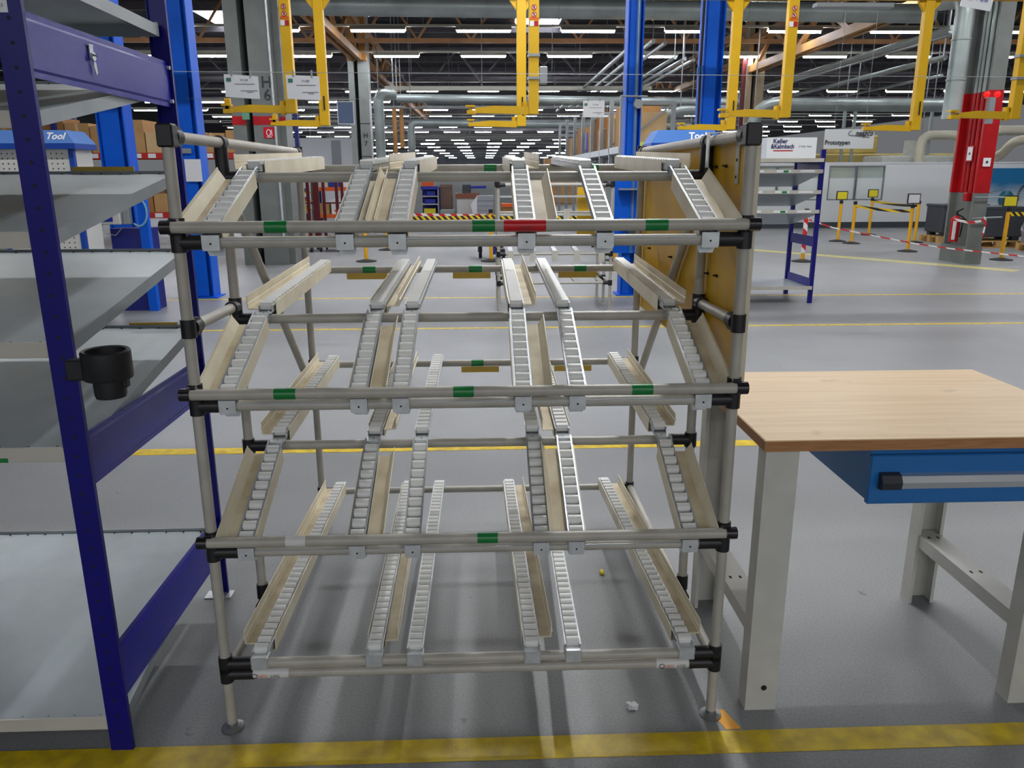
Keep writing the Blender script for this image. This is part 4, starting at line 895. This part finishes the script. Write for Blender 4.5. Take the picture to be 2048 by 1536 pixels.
elbow([(15.2, 24.6, 1.85), (15.9, 24.6, 2.0), (16.3, 24.6, 2.5), (18, 24.6, 2.55)], .14, 'slanting cream pipe above the poster')
elbow([(7.3, 22.0, 1.9), (7.3, 22.0, 3.33), (13.6, 22.0, 3.28)], .165, 'long grey duct with elbow behind the right crane arms', M_duct)
for k, x in enumerate((10.9, 11.35, 13.9)): elbow([(x, 24.5 + .3 * k, 1.8), (x, 24.5 + .3 * k, 3.5)], .05, '%s thin grey vertical pipe above the white partition' % ORD[k], M_duct)

# ------------------------------------------------------------------ ducts under the roof
def duct(path, r, label, rings=1.2):
    P = [Vector(p) for p in path]; root = thing('air_duct', label, 'duct', tuple(P[0]), 'galvanised air ducts under the roof'); pp = [P[0]]
    for k in range(1, len(P) - 1):
        a, b, c_ = P[k - 1], P[k], P[k + 1]; u, v = (a - b).normalized() * r * 1.7, (c_ - b).normalized() * r * 1.7
        for j in range(6):
            t = j / 5; pp.append((b + u) * (1 - t) ** 2 + b * 2 * t * (1 - t) + (b + v) * t * t)
    for q in (P[-1], P[-2] if len(P) > 2 else P[0]): part('hanger_rod', MB().cyl(q, (q.x, q.y, 7.0), .015, 6), M_steel, root)
    pp.append(P[-1]); part('duct_pipe', MB().tube(pp, r, 24), M_duct, root)
    for a, b in zip(P, P[1:]):
        n = int((b - a).length / rings)
        for k in range(1, n):
            q = a + (b - a) * (k / n); d = (b - a).normalized() * .012; part('duct_ring', MB().cyl(q - d, q + d, r + .012, 24), M_duct, root)
    return root
duct([(-3.75, 15.4, 4.47), (8.3, 15.4, 4.36)], .165, 'thick near air duct running along the top of the picture', 1.6)
duct([(8.0, 14.6, 4.4), (7.83, 13.55, 4.25), (7.83, 13.55, 2.40)], .14, 'vertical air duct beside the grey and red column', .6)
duct([(-2.75, 27.0, 3.93), (10, 27.0, 3.77)], .14, 'air duct across the hall behind the second light row', 2.0)
duct([(-2.5, 29.0, 1.6), (-2.5, 29.0, 3.30), (7.4, 29.0, 3.18)], .13, 'lower air duct with elbow dropping right of column H 7', 1.6)
duct([(-3.16, 25.5, 2.0), (-3.16, 25.5, 3.93), (-2.75, 25.9, 3.93)], .155, 'short spiral duct dropping beside column H 7', .5)
duct([(3.6, 22.0, 2.6), (4.3, 22.0, 2.86), (4.9, 22.0, 3.04), (5.3, 22.0, 3.17), (6.6, 22.0, 3.18)], .13, 'bent air duct near the slim blue column', 1.0)
elbow([(-2.89, 27.3, 1.7), (-2.89, 27.3, 3.65)], .075, 'left ochre vertical pipe between the ducts', M_ochre); elbow([(-2.66, 27.3, 2.4), (-2.66, 27.3, 3.65)], .075, 'right ochre vertical pipe between the ducts', M_ochre)

# ------------------------------------------------------------------ roof girders and trusses
def girder(x, y0, y1, z0, z1, label):
    r = thing('roof_girder', label, 'girder', (x, y0, z0), 'ochre girders along the column rows')
    for z in (z0, z1): part('chord', MB().box((x - .17, y0, z), (x - .05, y1, z + .2)).box((x + .05, y0, z), (x + .17, y1, z + .2)), M_ochre, r)
    n = max(2, int((y1 - y0) / 1.6))
    for k in range(n):
        a, b = y0 + (y1 - y0) * k / n, y0 + (y1 - y0) * (k + 1) / n
        part('diagonal', MB().bar((x, a, z0 + .1), (x, b, z1 + .1), .10, .14) if k % 2 else MB().bar((x, a, z1 + .1), (x, b, z0 + .1), .10, .14), M_ochre, r)
    return r
girder(-3.86, 14.7, 26.3, 4.95, 5.9, 'ochre girder between the columns H 6 and H 7'); girder(-3.86, 26.8, 60, 5.0, 5.9, 'ochre girder beyond column H 7')
girder(8.6, 14.2, 26.3, 4.62, 5.5, 'ochre girder running back from the red column'); girder(8.6, 26.8, 60, 5.0, 5.9, 'ochre girder beyond the distant beige column')
hd = thing('girder_head', 'ochre head post and struts on top of column H 7', 'girder', (-3.7, 26.2, 4.9))
part('head_post', MB().box((-3.78, 26.05, 4.95), (-3.55, 26.2, 6.9)), M_ochre, hd); part('head_post', MB().box((-4.15, 26.05, 4.95), (-3.98, 26.2, 6.9)), M_ochre, hd)
part('head_strut', MB().bar((-3.7, 26.1, 4.98), (-5.2, 26.1, 6.6), .16, .16), M_ochre, hd); part('head_strut', MB().bar((-3.9, 26.1, 5.9), (-5.6, 26.1, 5.9), .12, .16), M_ochre, hd)
M_truss = mat('truss_orange', (158, 112, 68), .6, var=.2, scale=2)
M_truss2 = mat('truss_grey', (96, 92, 96), .6, var=.2, scale=2)
def truss(y, x0, x1, z0, z1, m, label, step=1.5):
    r = thing('roof_truss', label, 'roof truss', ((x0 + x1) / 2, y, z0), 'light trusses across the roof')
    part('bottom_chord', MB().box((x0, y - .05, z0), (x1, y + .05, z0 + .12)), m, r); part('top_chord', MB().box((x0, y - .05, z1), (x1, y + .05, z1 + .10)), m, r)
    n = int((x1 - x0) / step)
    for k in range(n):
        a, b = x0 + (x1 - x0) * k / n, x0 + (x1 - x0) * (k + 1) / n; q = (a + b) / 2
        part('web_bar', MB().bar((a, y, z0 + .08), (q, y, z1), .05, .06), m, r); part('web_bar', MB().bar((q, y, z1), (b, y, z0 + .08), .05, .06), m, r)
    return r
truss(24.0, -14, 18, 5.14, 6.3, M_truss, 'nearest orange roof truss behind the first light row')
truss(33.5, -16, 24, 5.14, 6.3, M_truss2, 'grey roof truss behind the second light row', 2.0)
truss(43.0, -18, 30, 5.3, 6.4, M_truss2, 'far grey roof truss behind the fourth light row', 3.0)
truss(18.5, -12, 14, 5.9, 6.8, M_truss, 'upper orange truss high above the thick near duct', 1.8)
bm = thing('crane_runway', 'pale crane runway beam across the hall under the roof', 'beam', (0, 29.0, 4.45)); part('beam', MB().box((-3.4, 29.3, 4.40), (6.0, 29.5, 4.54)), M_trunk, bm); part('dark_rail', MB().box((-3.4, 29.2, 4.22), (9.0, 29.6, 4.34)), M_dark, bm)
part('hanger_rod', MB().cyl((0, 29.4, 4.5), (0, 29.4, 7.0), .02, 6), M_steel, bm); part('hanger_rod', MB().cyl((5, 29.4, 4.5), (5, 29.4, 7.0), .02, 6), M_steel, bm)
for k in range(5): part('strut', MB().bar((-2.6 + 2.6 * k, 29.1, 4.6), (-3.3 + 2.6 * k, 29.1, 5.5), .06, .06), M_truss2, bm)
for k, y in enumerate(range(16, 62, 4)): solo('roof_purlin', MB().box((-30, y, 6.72), (32, y + .12, 6.98)), M_truss2, '%s dark purlin under the roof deck counted from the camera' % ORD[k], 'purlin', 'purlins under the roof deck')
# skylights
for k, (x, y, lb) in enumerate(((2.15, 28.6, 'bright skylight left of the slim blue column'), (-8.9, 28.6, 'bright skylight beside the broad blue column'))):
    solo('skylight', MB().box((x - .9, y + .8, 6.95), (x + .75, y + 3.5, 6.99)), M_skylight, lb, 'skylight', 'skylights in the roof')
# cable trays and service pipes below the roof (many thin runs)
rnd = random.Random(11)
for k in range(16):
    y = 30 + k * 2.6; z = rnd.uniform(4.3, 5.9); x0 = rnd.uniform(-22, -6); x1 = rnd.uniform(10, 30); h = rnd.choice((.05, .08, .12))
    sv = thing('service_run', '%s service run crossing the far roof space, counted from the near end' % ORD[k], 'service run', (0, y, z), 'cable and pipe runs below the roof')
    part('tray', MB().box((x0, y, z), (x1, y + .2, z + h)), rnd.choice((M_truss2, M_trunk, M_duct, M_truss2)), sv)
    for q in range(4): part('hanger_rod', MB().cyl((x0 + (x1 - x0) * (q + .5) / 4, y + .1, z + h / 2), (x0 + (x1 - x0) * (q + .5) / 4, y + .1, 7.0), .015, 5), M_steel, sv)
for k in range(9):
    x = 9.6 + k * .55; z = 4.4 + .12 * (k % 4); sp = thing('service_pipe', '%s long service pipe under the roof right of the beige column' % ORD[k], 'pipe', (x, 17 + k, z), 'pipes running lengthwise under the roof'); part('pipe_tube', MB().cyl((x, 17 + k, z), (x + .5, 46, z + .2), .05 + .02 * (k % 2), 8), (M_duct, M_steel)[k % 2], sp); part('hanger_rod', MB().cyl((x, 17.1 + k, z), (x, 17.1 + k, 7.0), .012, 5), M_steel, sp)
for k in range(6):
    x = 3.6 + k * .5; z = 4.5 + .1 * (k % 3); sp = thing('service_pipe', '%s long service pipe under the roof left of the beige column' % ORD[k], 'pipe', (x, 19 + k, z), 'pipes running lengthwise under the roof'); part('pipe_tube', MB().cyl((x, 19 + k, z), (x, 40, z), .05, 8), (M_steel, M_duct)[k % 2], sp); part('hanger_rod', MB().cyl((x, 19.1 + k, z), (x, 19.1 + k, 7.0), .012, 5), M_steel, sp)

# ------------------------------------------------------------------ fluorescent light rows
LP = 2.66
proto = thing('fluorescent_light', '', 'light', (0, 0, 5.05), 'fluorescent tube lights in rows under the roof')
part('housing', MB().prism([(-.10, 5.06), (-.05, 5.15), (.05, 5.15), (.10, 5.06), (.085, 5.06), (.04, 5.125), (-.04, 5.125), (-.085, 5.06)], (-.70, 0, 0), (0, 1, 0), (0, 0, 1), (1.40, 0, 0)), M_trunk, proto); part('tube', MB().cyl((-.67, 0, 5.055), (.67, 0, 5.055), .042, 8), M_tubelamp, proto)
rows = ((21.5, -4, 6, 'nearest'), (25.9, -5, 7, 'second'), (36.5, -7, 10, 'third'), (41.5, -7, 10, 'fourth'), (46.5, -7, 10, 'fifth'), (51.5, -7, 10, 'sixth'), (57, -7, 10, 'seventh'), (63, -7, 10, 'eighth'), (70, -7, 10, 'ninth'), (78, -7, 10, 'tenth'), (86, -7, 10, 'eleventh'))
first = True
for y, a, b, nm in rows:
    tk = thing('light_trunking', 'long pale trunking strip carrying the %s row of tube lights' % nm, 'light rail', (0, y, 5.15), 'trunking strips of the light rows')
    part('rail', MB().box((a * LP - 1, y - .03, 5.145), (b * LP + 1, y + .03, 5.20)), M_trunk, tk)
    for k in range(a, b + 1, 3): part('suspension_rod', MB().cyl((k * LP + 1.2, y, 5.19), (k * LP + 1.2, y, 7.0), .012, 5), M_steel, tk)
    for k in range(a, b + 1):
        lb = '%s tube light from the left in the %s ceiling light row' % (ORD[k - a], nm); sh = (k * LP + .06, y, 0)
        if first:
            for o in [proto] : o.location = Vector((0, 0, 5.05)) + Vector(sh); o['label'] = lb
            first = False; base = Vector(sh)
        else: dup(proto, Vector(sh) - base, lb)

# light rows in the far end of the hall, too small to show their parts
far_mesh = MB().box((-.8, -.05, 5.0), (.8, .05, 5.1)).mesh('far_tube_light'); far_mesh.materials.append(M_tubelamp)
for j, (y, nm) in enumerate(((96, 'nearer'), (108, 'second'), (122, 'third'), (138, 'fourth'), (156, 'fifth'), (174, 'farthest'))):
    tk = solo('light_trunking', MB().box((-24, y - .04, 5.10), (34, y + .04, 5.16)).box((-20, y - .03, 5.15), (-19.9, y + .03, 6.99)).box((28, y - .03, 5.15), (28.1, y + .03, 6.99)), M_trunk, 'pale strip carrying the %s light row in the far end of the hall' % nm, 'light rail', 'trunking strips of the light rows')
    for k in range(15):
        o = bpy.data.objects.new('fluorescent_light', far_mesh); COL.objects.link(o); o.location = (-22 + k * 3.9, y, 0); ORG[o] = Vector(o.location)
        o['label'] = '%s tube light from the left in the %s row of the far hall end' % (ORD[k], nm); o['category'] = 'light'; o['group'] = 'tiny tube lights in the far end of the hall'

# ------------------------------------------------------------------ pallet racking and goods (left background)
BOXM = (M_card, M_card2, M_card3)
def goods_box(x0, x1, y0, y1, z0, z1, m, label, group, tape=True, name='cardboard_box', cat='box'):
    r = thing(name, label, cat, ((x0 + x1)/2, (y0 + y1)/2, z0), group); part('body', MB().box((x0, y0, z0), (x1, y1, z1)), m, r)
    if tape: part('packing_tape', MB().box(((x0+x1)/2 - .03, y0 - .003, z0 + (z1-z0)*.45), ((x0+x1)/2 + .03, y1 + .003, z1 + .003)), M_card3, r)
    return r
pr = thing('pallet_rack', 'long pallet rack with red beams and cartons behind the left columns', 'pallet rack', (-8.5, 20.5, 0))
for x in (-13.0, -10.2, -7.4, -4.7):
    for y in (20.0, 21.0): part('rack_post', MB().box((x - .05, y - .05, 0), (x + .05, y + .05, 3.2)), M_rackblue, pr)
    part('rack_brace', MB().bar((x, 20, 2.1), (x, 21, 1.3), .04, .04).bar((x, 21, 1.3), (x, 20, .6), .04, .04), M_steel, pr)
for z in (.60, 2.0):
    for y in (20.0, 21.0): part('rack_beam', MB().box((-13, y - .06, z - .07), (-4.7, y - .02, z + .07)), M_rackred, pr)
    part('rack_deck', MB().box((-13, 20, z + .02), (-4.7, 21, z + .07)), M_wood, pr)
    for k in range(24): part('beam_label', MB().box((-12.8 + k * .34, 19.928, z - .05), (-12.62 + k * .34, 19.938, z + .05)), M_paper, pr)
rnd = random.Random(5)
for nm, z, h0, h1 in (('upper', 2.075, .45, .85), ('lower', .675, .4, .9)):
    x = -12.9; k = 0
    while x < -5.3 and k < 14:
        w = rnd.uniform(.45, .65); hh = rnd.uniform(h0, h1); m = rnd.choice(BOXM) if nm == 'upper' else rnd.choice((M_card, M_bin, M_crate, M_card2, M_peg))
        goods_box(x, x + w, 20.05, 20.9, z, z + hh, m, '%s box from the left on the %s level of the long pallet rack' % (ORD[k], nm), 'goods on the long pallet rack', nm == 'upper'); x += w + .03; k += 1
# yellow goods shelf, maroon carts, orange rack
ys = thing('goods_shelf', 'yellow shelf full of small parcels behind the left rack post', 'shelf', (-5.2, 22.2, 0))
for x in (-6.2, -4.75):
    for y in (22.0, 22.6): part('shelf_post', MB().box((x - .03, y - .03, 0), (x + .03, y + .03, 1.75)), M_steel, ys)
for z in (.34, .62, .86, 1.09, 1.38): part('shelf_board', MB().box((-6.2, 21.97, z - .03), (-4.75, 22.6, z)), M_stan, ys)
for j, z in enumerate((.34, .62, .86, 1.09, 1.38)):
    for k in range(8):
        w = rnd.uniform(.08, .15); x = -6.15 + k * .17
        solo('small_parcel', MB().box((x, 21.99, z), (x + w, 22.4, z + rnd.uniform(.07, .17))), rnd.choice((M_paper, M_card, M_redp, M_bin, M_crate, M_peg, M_sign_y)), '%s parcel from the left on the %s board of the yellow shelf' % (ORD[k], ('lowest', 'second', 'third', 'fourth', 'top')[j]), 'parcel', 'small parcels on the yellow shelf')
def cart(x0, x1, y, label):
    r = thing('roll_cart', label, 'cart', ((x0 + x1)/2, y, 0), 'dark red roll carts')
    part('cart_deck', MB().box((x0, y, .16), (x1, y + .7, .24)), M_maroon, r)
    for x in (x0 + .03, x1 - .03):
        for yy in (y + .03, y + .67):
            part('cart_post', MB().box((x - .03, yy - .03, .2), (x + .03, yy + .03, 1.50)), M_maroon, r); part('caster', MB().cyl((x - .02, yy, .06), (x + .02, yy, .06), .06, 12).box((x - .015, yy - .015, .06), (x + .015, yy + .015, .17)), M_rubber, r)
    for z in (.55, .95, 1.45): part('cart_rail', MB().box((x0, y + .65, z), (x1, y + .69, z + .03)), M_maroon, r)
    return r
cart(-3.98, -3.52, 16.45, 'dark red roll cart standing right of column H 6'); cart(-3.40, -2.95, 16.5, 'dark red roll cart, right one of the pair')
orr = thing('pallet_rack', 'rack with orange beam and blue bins behind the roll carts', 'pallet rack', (-3.4, 22.5, 0))
for x in (-4.6, -2.55):
    for y in (22.2, 22.9): part('rack_post', MB().box((x - .04, y - .04, 0), (x + .04, y + .04, 1.9)), M_rackblue, orr)
for z in (.45, 1.17): part('rack_beam', MB().box((-4.6, 22.16, z - .05), (-2.55, 22.22, z + .05)), M_orangeb, orr); part('rack_deck', MB().box((-4.6, 22.2, z), (-2.55, 22.9, z + .05)), M_wood, orr)
for j, z in enumerate((.50, 1.22)):
    for k in range(6):
        x = -4.5 + k * .32; goods_box(x, x + .26, 22.25, 22.8, z, z + rnd.uniform(.2, .42), rnd.choice((M_bin, M_card, M_bin, M_peg, M_crate, M_paper)), '%s bin from the left on the %s level of the orange beam rack' % (ORD[k], ('lower', 'upper')[j]), 'bins on the orange beam rack', False, 'storage_bin', 'bin')
# long rack of cartons receding to the right of the middle
lr = thing('carton_rack', 'grey steel rack with tall posts and cartons receding in the middle', 'rack', (3.1, 21, 0))
PY = (15.9, 17.2, 18.6, 20.2, 22.0, 24.0, 26.2, 28.6)
for y in PY:
    part('rack_post', MB().box((2.66, y - .035, 0), (2.74, y + .035, 3.0 + .02 * (y - 16))), M_steel, lr); part('rack_post', MB().box((3.66, y - .035, 0), (3.74, y + .035, 2.9)), M_steel, lr)
    part('rack_brace', MB().bar((2.7, y, 2.1), (3.7, y, 2.85), .03, .03), M_steel, lr); part('rack_cross', MB().box((2.7, y - .03, 2.83), (3.7, y + .03, 2.89)), M_steel, lr)
for x in (2.70, 3.70): part('rack_beam', MB().box((x - .04, PY[0], 1.93), (x + .04, PY[-1], 2.06)), M_steel, lr)
part('rack_deck', MB().box((2.7, PY[0], 2.02), (3.7, PY[-1], 2.06)), M_steel, lr); part('rack_deck', MB().box((2.7, PY[0], .1), (3.7, PY[-1], .16)), M_steel, lr)
y = 16.0; k = 0
while y < 27.6 and k < 16:
    w = rnd.uniform(.45, .8); hh = rnd.uniform(.45, .80); m = rnd.choice(BOXM) if k != 9 else M_bin
    goods_box(2.78, 3.6, y, y + w, 2.06, 2.06 + hh, m, '%s carton counted from the camera on the receding grey rack' % ORD[k], 'cartons on the receding grey rack'); y += w + .05; k += 1
solo('rack_notice', MB().box((3.00, 15.888, 1.96), (3.17, 15.901, 2.14)), mat('notice_yellow', (226, 240, 60), .5), 'bright yellow notice card on the end of the grey rack', 'notice')
# middle distance: wall, blue shelf, cabinet, desk, mesh box, trolley
M_mwall = mat('middle_wall', (172, 176, 174), .7, var=.05)
struct('wall_middle', MB().box((-2.9, 30.2, 0), (2.4, 30.4, 1.62)), M_mwall)
bs = thing('bin_shelf', 'blue shelf with sloping grey levels in the middle distance', 'shelf', (-1.72, 26.2, 0))
for x in (-2.0, -1.45):
    for y in (26.0, 26.7): part('shelf_post', MB().box((x - .02, y - .02, 0), (x + .02, y + .02, 1.15)), M_steel, bs)
for z in (.30, .60, .85): part('shelf_board', MB().box((-2.0, 26.0, z), (-1.45, 26.7, z + .03)), M_lip, bs)
part('shelf_head', MB().box((-2.0, 25.98, 1.08), (-1.45, 26.7, 1.18)), M_bin, bs); part('shelf_side', MB().box((-1.44, 26.0, .25), (-1.42, 26.7, 1.15)), M_bin, bs); part('shelf_back', MB().box((-2.0, 26.68, .25), (-1.45, 26.7, 1.15)), M_bin, bs)
for k, z in enumerate((.33, .63, .88)): goods_box(-1.92 + .05 * k, -1.55, 26.1, 26.5, z, z + .15, (M_sign_y, M_bin, M_bin)[k], '%s bin in the blue shelf of the middle distance' % ('yellow lowest', 'blue middle', 'blue upper')[k], 'bins in the blue shelf', False, 'storage_bin', 'bin')
goods_box(-1.98, -1.60, 26.1, 26.5, 1.18, 1.38, M_orangeb, 'orange yellow box on top of the blue shelf', 'goods in the middle distance', False)
solo('steel_cabinet', MB().bbox((-1.40, 26.4, 0), (-1.02, 27.0, 1.22), .01).box((-1.41, 26.38, 1.14), (-1.01, 27.0, 1.22)), mat('cabinet_brown', (118, 92, 78), .6), 'brown cabinet beside the blue shelf', 'cabinet', None, (-1.2, 26.7, 0))
solo('grey_tote', MB().bbox((-1.38, 25.6, .0), (-.92, 26.1, .46), .02), mat('tote_grey', (140, 148, 146), .6), 'light grey tote on the floor before the brown cabinet', 'tote', None, (-1.15, 25.8, 0))
dk = thing('packing_desk', 'grey desk with red brown top in the middle distance', 'desk', (-.55, 26.3, 0)); part('desk_top', MB().box((-.90, 25.95, .80), (-.12, 26.8, .95)), mat('desk_brown', (138, 84, 62), .6), dk); part('desk_body', MB().box((-.85, 26.0, .1), (-.18, 26.75, .80)), M_peg, dk); part('desk_monitor', MB().box((-.68, 26.4, .95), (-.40, 26.45, 1.22)), M_crate, dk); part('desk_shelf', MB().box((-.42, 26.3, 1.10), (.10, 26.6, 1.18)), M_bin, dk)
mc = thing('mesh_box', 'light grey mesh container on an orange pallet in the middle', 'container', (.05, 25.4, 0)); part('mesh_body', MB().box((-.20, 25.0, .22), (.32, 25.8, .90)), mat('mesh_grey', (158, 164, 172), .6), mc); part('mesh_side', MB().prism([(0, 0), (-.12, .1), (-.20, .4), (0, .68)], (-.20, 25.0, .22), (1, 0, 0), (0, 0, 1), (0, .02, 0)), M_paper, mc)
for k in range(4): part('mesh_bar', MB().box((-.20, 24.985, .30 + k * .15), (.32, 25.0, .315 + k * .15)), M_steel, mc)
part('mesh_foot', MB().box((-.18, 25.0, 0), (-.05, 25.8, .22)).box((.17, 25.0, 0), (.30, 25.8, .22)), M_orangeb, mc)
solo('orange_pallet', MB().box((-.80, 24.6, .0), (-.30, 25.3, .05)).box((-.80, 24.6, .12), (-.30, 25.3, .18)).box((-.80, 24.6, .05), (-.70, 25.3, .12)).box((-.40, 24.6, .05), (-.30, 25.3, .12)), M_orangeb, 'flat orange pallet on the floor left of the mesh container', 'pallet', None, (-.55, 25, 0))
st_ = thing('crate_stack', 'stack of orange trays right of the mesh container', 'tray stack', (.85, 24.5, 0))
for k in range(5): part('tray', MB().bbox((.55, 24.2, .02 + k * .14), (1.05, 24.8, .13 + k * .14), .01), M_orangeb if k % 2 == 0 else M_card2, st_)
tl = thing('trolley', 'low trolley with large black wheel behind the middle barrier post', 'trolley', (.0, 15.0, 0))
part('wheel', MB().cyl((-.10, 15.1, .16), (-.04, 15.1, .16), .16, 20), M_rubber, tl); part('wheel', MB().cyl((.34, 15.1, .08), (.40, 15.1, .08), .08, 14), M_rubber, tl); part('trolley_bed', MB().box((-.25, 14.85, .28), (.42, 15.4, .36)), M_peg, tl); part('trolley_motor', MB().bbox((.10, 14.9, .08), (.24, 15.2, .30), .01), M_bin, tl); part('trolley_hub', MB().cyl((-.12, 15.1, .16), (-.03, 15.1, .16), .05, 12), M_steel, tl)
# far rows of storage beyond the middle wall
for k in range(12):
    x = -13 + k * 2.3; m = (M_peg, M_card, M_steel, M_bin, M_white, M_crate)[k % 6]
    solo('far_storage_block', MB().bbox((x, 40 + 3 * (k % 3), 0), (x + 1.9, 42 + 3 * (k % 3), 1.3 + .25 * (k % 4)), .03).bbox((x + .2, 40.2 + 3 * (k % 3), 1.3 + .25 * (k % 4)), (x + 1.2, 41.5 + 3 * (k % 3), 1.6 + .25 * (k % 4)), .03), m, '%s storage block from the left in the far hall' % ORD[k], 'storage block', 'storage blocks in the far hall')
fo = thing('far_office', 'white office cabin far back left of column H 7', 'cabin', (-9.3, 36, 0)); part('cabin_wall', MB().box((-9.0, 36, 0), (-5.6, 38, 3.1)), M_white, fo); part('cabin_door', MB().box((-6.6, 35.97, 1.2), (-6.2, 36, 3.0)), M_steel, fo); part('red_rail', MB().box((-9.0, 35.9, 1.7), (-5.0, 36, 1.85)), M_rackred, fo)
